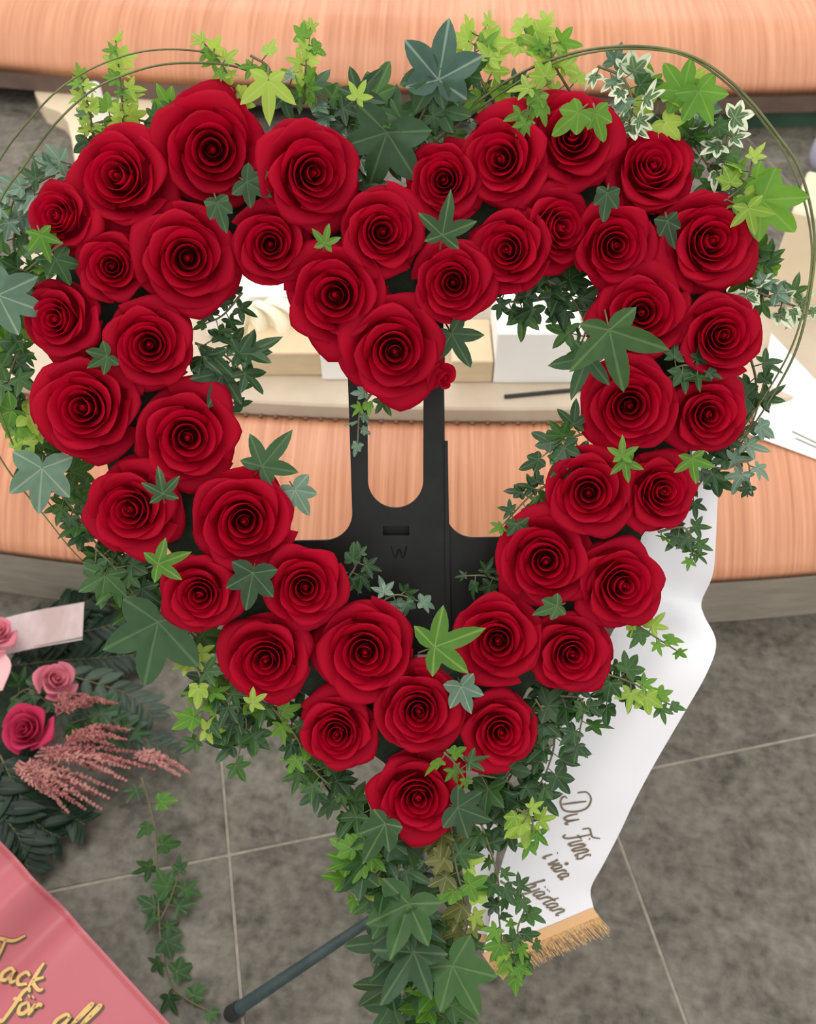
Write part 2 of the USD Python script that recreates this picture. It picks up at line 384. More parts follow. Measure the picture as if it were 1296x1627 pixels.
# ------------------------------------------------------------------ things on the cream ledge
def ledge_box(name, x0, x1, pyb, pyt, yfront, deep, mat, label, cat, group=None, rz=0.0, bev=.002):
    a, b = at_y(x0, pyb, yfront), at_y(x1, pyb, yfront)
    top = at_y((x0 + x1) / 2, pyt, yfront)[2]
    m = rbox((b[0] - a[0], deep, max(top - zl, .01)), bev)
    return single(name, placed(m, ((a[0] + b[0]) / 2, yfront + deep / 2, zl), rz), mat, label, cat, group)
def yled(py): return at_z(700, py, zl)[1]
ledge_box('card_box', 783, 912, 609, 530, yled(609), .13, M['white'], 'white card box standing on the cream ledge at the right of the heart opening', 'box')
ledge_box('wooden_block', 716, 781, 608, 574, yled(608), .12, M['beige'], 'small beige wooden block on the ledge left of the white card box', 'block')
ledge_box('wooden_block', 392, 512, 597, 561, yled(597), .12, M['beige'], 'long beige wooden block on the ledge at the left of the heart opening', 'block')
ledge_box('white_box', 512, 560, 604, 566, yled(604), .10, M['white'], 'small white box on the ledge beside the black plastic bar', 'box')
ledge_box('white_box', 330, 398, 535, 505, yled(535), .12, M['white'], 'bright white low box on the ledge beyond the long beige block', 'box')
ledge_box('white_board', 320, 940, 510, 470, yled(508), .06, M['white'], 'wide white board lying along the back of the ledge', 'board')
# ribbed ivory cloth bow
pts = []
P = np.zeros((16, 20, 3))
c0 = at_y(400, 470, yled(545) + .02); c1 = at_y(440, 545, yled(560))
for i in range(16):
    for j in range(20):
        u, v = i / 15 - .5, j / 19
        w = .04 + .05 * v
        P[i, j] = c0 * (1 - v) + c1 * v + np.array([u * 2 * w + .03 * math.sin(v * 3), -.012 * math.cos(u * 22) * (.4 + v) - .02 * math.cos(u * 3), .012 * math.sin(v * 5)])
single('ivory_bow', sheet(P, .002), principled('ivory_cloth', (.78, .72, .54), .6), 'ribbed ivory fabric bow standing over the long beige block', 'bow', smooth=40)
a, b = at_z(801, 630, zl + .004), at_z(925, 618, zl + .004)
single('pen', tube(catmull([a, (a * .9 + b * .1), b], 12), [.0008, .003, .0035, .0035, .0035, .0035, .0035, .0035, .0035, .0035, .0035, .0035], 8), M['legcap'], 'thin black pen lying on the cream ledge in the heart opening', 'pen', smooth=40)
# right: cream box and white printed sheets
ya = yled(500)
a, b = at_y(1226, 500, ya), at_y(1345, 500, ya)
hx = at_y(1280, 300, ya + .02)[2] - zl
bm = rbox((b[0] - a[0], .16, .19), .004)
single('cream_box', placed(bm, ((a[0] + b[0]) / 2 + .02, ya + .09, zl), -.45), M['creamlight'], 'tall cream cardboard box on the ledge at the right edge of the photo', 'box')
q = [on_seat(1190, 690, .012), on_seat(1330, 742, .012), at_z(1330, 640, zl + .03), at_z(1225, 530, zl + .015)]
P = np.zeros((9, 9, 3))
for i in range(9):
    for j in range(9):
        u, v = i / 8, j / 8
        P[i, j] = (q[0] * (1 - u) + q[1] * u) * (1 - v) + (q[3] * (1 - u) + q[2] * u) * v + np.array([0, 0, .012 * math.sin(math.pi * v)])
pap = thing('paper_sheet', 'white printed paper sheet leaning over the right end of the near bench', 'paper')
part(pap, 'sheet', sheet(P, .0012), M['white'], smooth=40)
def strip_on(P, u0, u1, v, w):
    out = []
    for u in np.linspace(u0, u1, 6):
        i = u * 8; i0 = min(int(i), 7); f = i - i0
        def at(vv):
            j = vv * 8; j0 = min(int(j), 7); g = j - j0
            return (P[i0, j0] * (1 - f) + P[i0 + 1, j0] * f) * (1 - g) + (P[i0, j0 + 1] * (1 - f) + P[i0 + 1, j0 + 1] * f) * g
        out.append([at(v - w), at(v + w)])
    Q = np.array(out); up = np.array([0, -.35, .93]) * .0012
    return sheet(Q + up, .0004)
part(pap, 'printed_lines', join([strip_on(P, .45, .75, .17, .006), strip_on(P, .5, .8, .12, .006)]), M['ink'])
part(pap, 'printed_mark', strip_on(P, .70, .82, .68, .03), M['ink'])
v = trimesh.creation.revolve([(0, 0), (.03, 0), (.042, .03), (.04, .07), (.028, .1), (0, .1)], sections=24)
p = at_z(1303, 262, .0)
single('lilac_vase', placed(v, (p[0], p[1], 0)), M['lilac'], 'small lilac vase at the right edge below the far bench', 'vase', smooth=40)
p = at_z(160, 205, .0)
cn = trimesh.creation.revolve([(0, 0), (.022, 0), (.023, .002), (.023, .148), (.02, .152), (0, .15)], sections=24)
pth = [at_z(166, 214, .058), at_z(183, 140, .10)]
cd = thing('candle', 'white candle standing on the cream foot block, upper left behind the roses', 'candle', loc=(pth[0][0], pth[0][1], .058))
part(cd, 'wax', cn, M['white'], smooth=40, local=True)
part(cd, 'wick', tube([(0, 0, .15), (.001, 0, .163)], .001, 5), M['legcap'], local=True)

# ------------------------------------------------------------------ roses
def petal(R, phi, t, rng, sidx):
    nu, nv = 13, 11
    rho = .022 + .755 * t ** 1.0
    top = .42 + .16 * math.sin(t * 2.8) - .36 * t ** 2.6
    w = 2.2 - 1.2 * min(1, t * 1.4) + rng.uniform(-.08, .12)
    curl = .035 * min(1, t * 5) - .015 * (t < .05) + .32 * max(0, t - .06) ** .95 * rng.uniform(.7, 1.25)
    tip = rng.uniform(.4, 1.2) * max(0, t - .25)
    ph1, ph2 = rng.uniform(0, 6.3), rng.uniform(0, 6.3)
    P = np.zeros((nu, nv, 3))
    p0 = np.array([.01 + .14 * t, -.45]); p1 = np.array([rho * 1.12 + .02 + .10 * min(1, t * 3), -.42]); p2 = np.array([rho * 1.06 + .012, top - .22]); p3 = np.array([rho, top])
    skew = rng.uniform(-.15, .15)
    for i in range(nu):
        u = -1 + 2 * i / (nu - 1)
        edge = 1 - .30 * abs(u) ** 3.0
        for j in range(nv):
            v = j / (nv - 1)
            s = v * edge
            r, z = (1 - s) ** 3 * p0 + 3 * s * (1 - s) ** 2 * p1 + 3 * s * s * (1 - s) * p2 + s ** 3 * p3
            q = max(0, (v - .66) / .34)
            roll = curl * (1 - .35 * abs(u + skew) ** 1.5) * (1 + tip * (1 - min(1, abs(u) * 1.5)))
            r += roll * math.sin(q * 1.75) * .95
            z += -roll * (1 - math.cos(q * 2.1)) * .55 + abs(roll) * .12 * math.sin(q * 3.1)
            r *= 1 + .10 * u * (.5 + t)
            r += .028 * math.sin(3.5 * u + ph1 + 2 * v) * v * (t + .1); z += .045 * math.sin(4.2 * u + ph2) * v * v * (t + .1)
            a = phi + u * w * (.40 + .60 * math.sin(min(1.0, v * 1.25) * math.pi / 2))
            P[i, j] = (r * math.cos(a), r * math.sin(a), z)
    return P.reshape(-1, 3) * R, grid_faces(nu, nv)
def build_rose(path, R, seed, mat, n=25, open_=1.0, tmin=0.0, stem=True, guard=0):
    rng = random.Random(seed); phi = rng.uniform(0, 6.28)
    if stem:
        st = trimesh.creation.revolve([(0, -1.05), (.07, -1.05), (.075, -.70), (.16, -.60), (.18, -.50), (0, -.48)], sections=10); st.apply_scale(R)
        part(path, 'stem', st, M['rosestem'], smooth=40, local=True)
    core = trimesh.creation.revolve([(0, -.47), (.10, -.44), (.11, -.1), (.075, .2), (.03, .36), (.002, .385)], sections=12); core.apply_scale(R)
    part(path, 'bud_core', core, mat, smooth=True, local=True)
    for k in range(n):
        t = tmin + (1 - tmin) * (k / (n - 1)) ** open_
        phi += math.radians(137.5 if k > 4 else 150) + rng.uniform(-.18, .18)
        part(path, 'petal', petal(R, phi, t, rng, k), mat, smooth=True, local=True)
    for k in range(guard):                      # loose outer petals, lower and opened flat
        phi += 2.4 + rng.uniform(-.2, .2)
        v, f = petal(R * rng.uniform(.92, 1.02), phi, .95, rng, k)
        v = v * (1, 1, .85) - (0, 0, .27 * R)
        part(path, 'petal', (v, f), mat, smooth=True, local=True)
def frame_from(n, spin):
    n = nrm(n); x = nrm(np.cross([0.13, .97, .2], n)); y = np.cross(n, x)
    c, s = math.cos(spin), math.sin(spin)
    return x * c + y * s, -x * s + y * c, n
def xf(pos, n, spin, sc=1.0):
    x, y, z = frame_from(n, spin)
    return Gf.Matrix4d(*[float(v) for v in (*(x * sc), 0, *(y * sc), 0, *(z * sc), 0, *pos, 1)])
RR = .045
# px, py, radius px, lean right deg, lean down deg, label
ROSES = [
 (187,280,76,-12,-6,'large red rose leftmost of three along the top of the left lobe'),
 (337,238,87,3,4,'largest red rose at the top of the left lobe, a light leaf at its right'),
 (498,275,78,14,2,'red rose on the inner shoulder of the left lobe, beside the central dip'),
 (705,286,62,-6,0,'red rose right of the central dip, a green star ivy leaf over its bottom'),
 (795,253,70,-14,0,'red rose at the top of the right lobe just left of the highest one'),
 (910,216,71,0,-10,'highest red rose of the right lobe with a light ivy leaf hanging over it'),
 (1038,264,67,6,-18,'red rose at the top of the right lobe, rightmost along the upper edge'),
 (1130,383,76,12,-4,'red rose on the right shoulder of the heart, beside the bright green ivy leaf'),
 (978,390,63,6,6,'red rose in the second row of the right lobe, left of the shoulder rose'),
 (891,361,63,24,0,'narrow red rose in the middle of the right lobe below the highest one'),
 (806,397,63,-16,0,'red rose in the right lobe bordering the opening, left of the narrow one'),
 (608,368,65,6,0,'red rose in the central dip with a tiny light ivy star at its left'),
 (720,449,65,-3,3,'red rose below the mid-green star ivy leaf, right of the centre'),
 (532,469,80,-4,3,'large red rose left of the centre jutting over the top of the opening'),
 (627,558,80,3,6,'large red rose hanging lowest from the centre into the opening, above the black plate'),
 (429,388,62,0,2,'red rose in the second row of the left lobe, nearest the central dip'),
 (298,410,80,6,2,'large red rose in the middle of the left lobe below the dark ivy leaf'),
 (177,423,54,0,0,'smallest round red rose of the left lobe'),
 (90,343,54,-22,-6,'small red rose at the upper left outer edge, a light ivy star below it'),
 (88,507,60,-20,0,'red rose at the left outer edge partly under the big pale ivy leaf'),
 (237,548,68,2,2,'red rose at the upper left corner of the opening'),
 (132,648,82,-8,0,'large red rose at the widest left point of the heart'),
 (298,695,79,5,3,'large red rose on the left inner edge beside the dark star ivy leaf'),
 (207,810,72,-10,2,'red rose on the left outer edge below the widest point'),
 (388,828,80,4,3,'large red rose on the left inner edge, level with the small plate slot'),
 (317,945,61,-4,6,'red rose on the lower left with a light ivy star at its upper left'),
 (485,934,65,4,2,'red rose on the left inner edge at the lower corner of the opening'),
 (422,1049,67,-4,6,'red rose on the lower left outer edge with a tiny light leaf at its bottom'),
 (580,1036,77,0,2,'large red rose at the bottom of the opening, left of the light green star leaf'),
 (535,1166,59,-6,8,'small red rose on the lower left above the ivy tail'),
 (665,1130,69,0,2,'red rose second from the bottom tip in the centre'),
 (796,1164,59,6,6,'dark red rose on the lower right above the white ribbon'),
 (664,1268,70,0,8,'red rose at the bottom tip of the heart, lowest of all'),
 (791,1018,70,-3,0,'red rose touched by the right point of the light green star leaf'),
 (909,1040,62,6,4,'red rose on the lower right outer edge next to the white ribbon fold'),
 (990,930,68,12,2,'red rose on the right outer edge with the upper white ribbon behind it'),
 (867,892,73,-2,2,'large red rose on the right inner edge beside the arm of the black plate'),
 (935,783,70,-4,2,'red rose on the right inner edge above the one beside the plate arm'),
 (1053,781,60,16,0,'narrow red rose on the right outer edge below two small light ivy leaves'),
 (1000,645,75,-3,3,'large red rose on the right inner edge under the tip of the big star leaf'),
 (1127,659,61,6,4,'red rose on the right outer edge near the white paper sheet'),
 (1020,497,73,0,0,'red rose at the upper right corner of the opening above the big dark star leaf'),
 (1149,533,66,8,0,'red rose at the widest right point of the heart'),
]
RPOS = []
protos = {}
for k, (px, py, rp, lx, ly, lab) in enumerate(ROSES):
    rng = random.Random(900 + k)
    pos = hp(px, py, .012 + rng.uniform(-.006, .008))
    view = nrm(EYE - pos)
    n = nrm(view * .65 + HN * .35 + HX * math.tan(math.radians(lx)) - HU * math.tan(math.radians(ly)))
    sc = rp * depth_of(pos) / FPX / RR * .965
    pos = pos - n * .2 * RR * sc
    RPOS.append((pos, rp))
    pk = k % 9
    m = xf(pos, n, rng.uniform(0, 6.28), sc)
    if pk not in protos:
        pth = thing('red_rose', lab, 'rose', 'red roses of the heart', mat=m)
        build_rose(pth, RR, 40 + pk, M['red'], n=20 + pk % 4, open_=(.82, .97, .88, 1.0, .86, .98, .92, .84, 1.0)[pk], guard=4 if pk % 3 else 3)
        protos[pk] = pth
    else:
        pth = uniq('/World/red_rose')
        x = UsdGeom.Xform.Define(stage, pth)
        x.GetPrim().GetReferences().AddInternalReference(protos[pk])
        x.GetPrim().SetInstanceable(True)
        UsdGeom.Xformable(x).ClearXformOpOrder(); UsdGeom.Xformable(x).MakeMatrixXform().Set(m)
        keys(x.GetPrim(), lab, 'rose', 'red roses of the heart')
# a closed bud beside the central rose
pos = hp(704, 600, -.012)
pth = thing('rose_bud', 'small dark red rose bud tucked right of the rose above the black plate', 'rose', mat=xf(pos, nrm(HN + HX * .8 - HU * .3), 1.0, 1))
build_rose(pth, .017, 77, M['red'], n=9, tmin=0.0, open_=2.2)

# ------------------------------------------------------------------ heart base and easel
disks = unary_union([Point(*hxy(px, py, -.03)).buffer(rp * .88 / FPX * .66) for px, py, rp, *_ in ROSES])
ring = disks.buffer(.042).buffer(-.046).simplify(.0015)
base = thing('heart_base', 'dark green heart-shaped floral foam ring on a black plastic plate, under the red roses', 'wreath base')
fm = extrude(ring, .040); fm.apply_translation((0, 0, -.066)); fm.vertices = heart_to_world(fm.vertices)
part(base, 'foam_ring', fm, M['foam'])
def pxpoly(pts, h): return Polygon([hxy(x, y, h) for x, y in pts])
hpl = -.070
body = pxpoly([(546, 400), (703, 400), (708, 830), (712, 1040), (596, 1040), (560, 835)], hpl)
arms = pxpoly([(440, 860), (830, 853), (840, 985), (450, 985)], hpl)
plate = unary_union([body, arms]); plate = plate.buffer(.030).buffer(-.030)
sx0, sy0 = hxy(582, 440, hpl); sx1, sy1 = hxy(672, 807, hpl)
rad = (sx1 - sx0) / 2
slot = unary_union([sbox(sx0, sy1 + rad, sx1, sy0), Point((sx0 + sx1) / 2, sy1 + rad).buffer(rad, 24)])
hole = pxpoly([(608, 836), (650, 836), (650, 851), (608, 851)], hpl)
plate = plate.difference(slot).difference(hole)
pm = extrude(plate, .005); pm.apply_translation((0, 0, hpl - .005)); pm.vertices = heart_to_world(pm.vertices)
part(base, 'backing_plate', pm, M['black'])
rib = pxpoly([(706, 700), (711, 700), (716, 1030), (708, 1030)], hpl)
rm = extrude(rib, .004); rm.apply_translation((0, 0, hpl)); rm.vertices = heart_to_world(rm.vertices)
part(base, 'plate_rib', rm, M['black'])
hb = pxpoly([(600, 830), (658, 830), (658, 857), (600, 857)], hpl)
hm = extrude(hb, .003); hm.apply_translation((0, 0, hpl - .014)); hm.vertices = heart_to_world(hm.vertices)
part(base, 'slot_cover', hm, M['black'])
mk = []
for s in ([(622, 868), (628, 886), (634, 872), (640, 886), (646, 868)],):
    P3 = catmull([hp(x, y, hpl + .0006) for x, y in s], 24); mk.append(tube(P3, .0008, 5))
part(base, 'moulded_mark', join(mk), M['black'])
# easel: green plastic legs down to the floor
easel = thing('easel', 'green plastic easel leg standing on the floor under the ivy tail', 'stand')
hub = hp(665, 1400, -.10)
foot1 = at_z(366, 1611, .010)
top1 = hp(600, 1470, -.10)
pth = catmull([hub, top1, foot1], 20)
part(easel, 'leg', tube(np.linspace(top1 + (hub - top1) * .6, foot1, 12), np.linspace(.0055, .0095, 12), 10), M['leg'], smooth=40)
d = nrm(foot1 - top1)
part(easel, 'foot_cap', tube([foot1 - d * .024, foot1 - d * .001, foot1 + d * .004], [.0112, .0115, .009], 12), M['legcap'], smooth=40, label='black foot cap')
foot2 = at_z(1000, 1130, .010); foot3 = at_z(360, 880, .0) * np.array([1, 0, 0]) + np.array([.02, .80, .010])
for f in (at_z(1000, 1130, .010), at_z(640, 1018, .010)):
    part(easel, 'leg', tube(np.linspace(hub, f, 8), np.linspace(.0055, .0095, 8), 10), M['leg'], smooth=40)
sp = np.linspace(hub, hp(650, 1000, -.082), 6)
part(easel, 'post', tube(sp, .008, 10), M['leg'], smooth=40)

# ------------------------------------------------------------------ ivy
def leaf_mesh(size, kind, rng):
    """ivy leaf: petiole at the origin, tip towards +y, facing +z. Returns v, f, uv."""
    if kind == 'star':
        lob = [(0, 1.0), (56, .80), (118, .52)]; notch = [(27, .36), (86, .30), (180, .07)]; pw = 1.15
    elif kind == 'broad':
        lob = [(0, 1.0), (50, .86), (112, .66)]; notch = [(25, .52), (80, .45), (180, .10)]; pw = .95
    else:
        lob = [(0, 1.0), (44, .60), (112, .45)]; notch = [(26, .46), (82, .38), (180, .10)]; pw = .95
    lob = [(a + rng.uniform(-5, 5), r * rng.uniform(.9, 1.1)) for a, r in lob]
    lob[0] = (0, 1.0)
    A, Rr, Dv = [], [], []
    marks = [(lob[0], notch[0]), (lob[1], notch[0]), (lob[1], notch[1]), (lob[2], notch[1]), (lob[2], notch[2])]
    for (la, lr), (na, nr_) in marks:
        seq = np.linspace(0, 1, 5)
        if la > na: seq = seq[::-1]
        for s in seq:
            a = la + (na - la) * s; r = nr_ + (lr - nr_) * (1 - s) ** pw
            if A and abs(a - A[-1]) < 1e-6: continue
            A.append(a); Rr.append(r); Dv.append(abs(a - la))
    A, Rr, Dv = np.array(A), np.array(Rr), np.array(Dv)
    asym = rng.uniform(.88, 1.12)
    full = np.concatenate([A, -A[-2:0:-1]]); fr = np.concatenate([Rr, Rr[-2:0:-1] * asym]); fd = np.concatenate([Dv, Dv[-2:0:-1]])
    n = len(full); rings = [0.0, .28, .55, .8, 1.0]
    bend = rng.uniform(-.05, .35); cup = rng.uniform(-.02, .16); tw = rng.uniform(-.25, .25); ph = rng.uniform(0, 6.28)
    V, UV = [(0, 0, 0)], [(0, 0)]
    for q in rings[1:]:
        r = fr * q; th = np.radians(full)
        x, y = r * np.sin(th), r * np.cos(th)
        z = .22 * np.minimum(r * np.sin(np.radians(np.minimum(fd, 80))), .3) + cup * x * x * 1.5 - bend * np.maximum(y, 0) ** 2 - .25 * bend * x * x + tw * x * y * .6 + .03 * np.sin(3 * th + ph) * q
        V += list(zip(x, y, z)); UV += list(zip(np.abs(r * np.sin(np.radians(np.minimum(fd, 90)))) * (.6 + .4 / np.maximum(q, .3)), np.full(n, q)))
    F = []
    for k in range(n): F.append((0, 1 + (k + 1) % n, 1 + k))
    for g in range(len(rings) - 2):
        for k in range(n):
            a, b = 1 + g * n + k, 1 + g * n + (k + 1) % n
            F += [(a, b, b + n), (a, b + n, a + n)]
    # the whole leaf, tip to back lobes, is 'size' long
    return np.array(V) * size * .74, np.array(F)[:, ::-1][:, [0, 1, 2]], np.array(UV)
def put_leaf(parent, pos, tip, nor, size, kind, mat, rng, label=None):
    v, f, uv = leaf_mesh(size, kind, rng)
    nor = nrm(nor); y = nrm(tip - nor * (tip @ nor)); x = np.cross(y, nor)
    v = v[:, :1] * x + v[:, 1:2] * y + v[:, 2:] * nor + pos
    part(parent, 'leaf', (v, f), mat, smooth=True, uv=uv, label=label)
GROUPS = {'dark': 'dark ivy', 'mid': 'mid-green ivy', 'bright': 'bright ivy', 'light': 'light ivy', 'pale': 'pale ivy', 'varieg': 'variegated ivy'}
seedc = [1000]
def ivy(label, path, n, size, tones, h=.0, kind='mix', spread=.6, name='ivy_sprig', z=None, jit=.45, stem_r=.0011):
    """a trailing sprig along a path on the heart (or the floor, z given); size in photo pixels"""
    seedc[0] += 1; rng = random.Random(seedc[0])
    def P(x, y, hh): return hp(x, y, hh) if z is None else at_z(x, y, z + hh)
    hs = h if isinstance(h, (list, tuple)) else [h] * len(path)
    pts = [P(x, y, hh) for (x, y), hh in zip(path, hs)]
    cv = catmull(pts, max(12, n * 3))
    org = cv[0]
    t = thing(name, label, 'ivy', None, loc=org)
    stems = [tube(cv, np.linspace(stem_r * 1.3, stem_r * .7, len(cv)), 5)]
    tan = np.gradient(cv, axis=0)
    wts = [w for _, w in tones] if isinstance(tones[0], tuple) else None
    ton = [a for a, _ in tones] if wts else list(tones)
    side = 1
    for k in range(n):
        i = int((k + .6) / n * (len(cv) - 1)); p = cv[i]; tg = nrm(tan[i])
        dep = depth_of(p); s = size * rng.uniform(.72, 1.15) * dep / FPX
        if k == n - 1: s *= .85
        view = nrm(EYE - p)
        nor = nrm(view * .75 + np.array([0, 0, .35]) + np.array([rng.gauss(0, jit), rng.gauss(0, jit), rng.gauss(0, jit)]) * .8)
        sd = nrm(np.cross(tg, view)) * side
        out = nrm(sd * rng.uniform(.5, 1.0) + tg * rng.uniform(-.1, .7) - np.array([0, 0, .15]))
        if k == n - 1: out = tg
        base = p + out * s * spread * rng.uniform(.3, .75) + view * rng.uniform(0, .006)
        tip = nrm(out + np.array([rng.gauss(0, .35), rng.gauss(0, .2), rng.gauss(0, .35)]))
        kd = kind if kind != 'mix' else rng.choice(['star', 'star', 'broad', 'narrow'])
        tone = rng.choices(ton, wts)[0]
        put_leaf(t, base, tip, nor, s, kd, M[tone], rng)
        stems.append(tube([p, (p + base) / 2 + view * .001, base], stem_r * .6, 4))
        side = -side
    part(t, 'stem', join(stems), M['stem'], smooth=True)
    return t
def leaf1(label, px, py, size, ang, tone, h=.035, kind='star', tilt=(0, 0), name='ivy_leaf'):
    """one prominent leaf: centre px, py; tip direction ang degrees (0 right, 90 down)"""
    seedc[0] += 1; rng = random.Random(seedc[0])
    p = hp(px, py, h); s = size * depth_of(p) / FPX
    view = nrm(EYE - p); r, u = RT, nrm(np.cross(view, RT)); 
    a = math.radians(ang); tip = nrm(r * math.cos(a) - u * math.sin(a) * 1.0)
    nor = nrm(view + r * tilt[0] - u * tilt[1])
    base = p - tip * s * .24
    t = thing(name, label, 'ivy leaf', None, loc=base)
    put_leaf(t, base, tip, nor, s, kind, M[tone], rng)
    sink = base - tip * s * .25 - view * .03
    part(t, 'petiole', tube(catmull([base, base - tip * s * .15 - view * .008, sink], 8), .0009, 5), M['stem'], smooth=True)

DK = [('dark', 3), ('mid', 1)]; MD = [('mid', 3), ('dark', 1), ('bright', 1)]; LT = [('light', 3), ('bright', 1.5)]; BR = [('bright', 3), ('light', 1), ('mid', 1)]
PL = [('pale', 3), ('dark', 1)]; VG = [('varieg', 3), ('pale', 1), ('mid', 1)]
# upper edge, left to right
ivy('upright yellow-green ivy sprig behind the leftmost top rose, crossing the two grass loops', [(197, 210), (192, 140), (183, 60)], 13, 36, LT, [-.02, .0, .0], spread=.4)
ivy('short yellow-green ivy sprig left of the white candle at the upper left', [(150, 225), (140, 170), (128, 118)], 11, 33, LT, [-.02, 0, 0], spread=.4)
ivy('yellow-green ivy sprig standing above the largest rose of the left lobe', [(385, 175), (358, 112), (322, 66)], 11, 35, LT, [-.02, 0, 0], spread=.4)
ivy('thin yellow-green ivy sprig standing tallest between the left lobe and the central dip', [(482, 165), (486, 105), (493, 44)], 11, 32, LT, [-.02, 0, 0], spread=.4)
ivy('bright ivy sprig right of the largest top rose, ending in a hanging star leaf', [(398, 88), (425, 105), (432, 125)], 5, 40, LT, .01)
leaf1('bright yellow-green ivy leaf hanging at the upper right of the largest top rose', 427, 152, 92, 92, 'light', .03, 'star')
ivy('dark ivy along the top of the left lobe between the first two roses', [(125, 205), (190, 188), (262, 195), (300, 165)], 13, 44, MD, -.02)
ivy('blue-grey ivy at the upper left corner outside the small edge rose', [(120, 260), (70, 285), (25, 315), (15, 350)], 13, 52, PL, -.01)
ivy('mid-green ivy at the left edge between the two outer roses', [(100, 385), (60, 415), (25, 445), (5, 465)], 9, 58, MD, [.02, .02, .01, 0])
leaf1('light green ivy star below the small upper left edge rose', 70, 388, 62, 75, 'bright', .04)
leaf1('large pale blue-green ivy leaf at the left edge over the outer rose', 22, 478, 108, 20, 'pale', .03, 'broad')
ivy('ivy trailing down the left edge above the widest left rose', [(40, 540), (20, 580), (12, 625), (20, 660)], 13, 50, MD, -.005)
ivy('bright green ivy outside the widest left rose', [(25, 640), (45, 690), (70, 735)], 9, 56, BR, -.005)
leaf1('broad grey-green ivy leaf below the widest left rose', 65, 768, 100, 95, 'pale', .02, 'broad')
ivy('mid-green ivy below the broad grey-green leaf on the left edge', [(85, 770), (120, 815), (150, 860), (205, 915)], 15, 50, MD, -.01)
leaf1('light green ivy star at the upper left of the lower left rose', 268, 890, 76, -20, 'bright', .04)
ivy('ivy between the lower left outer edge and the grass loops', [(150, 870), (185, 905), (215, 950), (230, 985)], 11, 60, MD, -.005)
leaf1('very large dark ivy leaf with pale veins at the lower left of the heart', 244, 1022, 142, 100, 'dark', .02, 'broad', (0, .2))
ivy('bright yellow-green ivy hanging off the lower left edge', [(285, 1010), (320, 1080), (322, 1130), (312, 1175)], 13, 46, BR, [-.01, 0, 0, 0])
ivy('mid-green ivy hanging under the lower left outer rose', [(350, 1090), (390, 1140), (378, 1205)], 12, 56, MD, -.01)
ivy('ivy left of the small rose above the tail', [(420, 1110), (470, 1170), (490, 1215), (545, 1265)], 13, 50, MD, -.01)
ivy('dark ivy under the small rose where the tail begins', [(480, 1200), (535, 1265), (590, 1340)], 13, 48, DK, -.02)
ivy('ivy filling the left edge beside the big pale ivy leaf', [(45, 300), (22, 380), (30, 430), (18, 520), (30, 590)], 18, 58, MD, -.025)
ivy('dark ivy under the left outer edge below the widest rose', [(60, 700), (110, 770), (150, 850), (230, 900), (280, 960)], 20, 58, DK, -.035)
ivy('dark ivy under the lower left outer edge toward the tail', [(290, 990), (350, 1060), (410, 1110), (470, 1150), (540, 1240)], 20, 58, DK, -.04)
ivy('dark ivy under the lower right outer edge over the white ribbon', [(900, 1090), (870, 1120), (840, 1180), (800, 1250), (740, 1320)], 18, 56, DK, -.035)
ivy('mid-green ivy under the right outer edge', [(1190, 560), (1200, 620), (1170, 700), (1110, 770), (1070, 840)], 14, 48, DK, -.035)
# tail
ivy('dark ivy at the left side of the hanging tail', [(590, 1280), (588, 1350), (600, 1400), (618, 1450)], 13, 72, DK, [-.01, .01, 0, -.02])
ivy('long dark ivy down the middle of the hanging tail', [(640, 1320), (632, 1400), (645, 1480), (640, 1560), (660, 1640)], 20, 82, DK, [-.01, .01, .01, 0, -.02])
ivy('light brownish-green ivy on the right side of the tail', [(715, 1310), (725, 1380), (742, 1450), (735, 1520)], 18, 50, [('mid', 2), ('bright', 2), ('light', 2), ('olive', 3)], [-.01, .015, .01, 0])
ivy('ivy at the lowest end of the tail', [(700, 1480), (705, 1550), (690, 1650)], 14, 64, MD, [0, .01, -.01])
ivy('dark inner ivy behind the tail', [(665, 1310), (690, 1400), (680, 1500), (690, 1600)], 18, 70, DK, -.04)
ivy('thin ivy runner hanging over the white ribbon', [(765, 1310), (790, 1390), (792, 1450), (800, 1515)], 11, 36, MD, .01, jit=.6)
ivy('short ivy runner over the lower half of the white ribbon', [(795, 1400), (835, 1430), (822, 1480), (850, 1500)], 8, 36, MD, .012, jit=.6)
ivy('light green ivy tip over the gold fringe', [(800, 1490), (812, 1515), (818, 1550)], 9, 42, BR, .012)
ivy('light green ivy tip beside the printed words on the white ribbon', [(820, 1285), (845, 1300), (842, 1335)], 7, 46, LT, .02)
ivy('mid-green ivy tip at the upper left of the tail', [(590, 1340), (568, 1375), (562, 1425)], 9, 50, BR, .01)
leaf1('large mid-green ivy leaf low on the left of the tail', 640, 1465, 118, 110, 'mid', .035, 'broad')
leaf1('large dark ivy leaf spreading from the lower left of the tail', 640, 1540, 124, 125, 'dark', .04, 'star')
leaf1('large ivy leaf on the right near the lowest end of the tail', 732, 1560, 110, 60, 'mid', .04, 'broad')
leaf1('dark ivy leaf at the upper left of the tail below the lowest rose', 600, 1330, 96, 120, 'mid', .03, 'narrow')
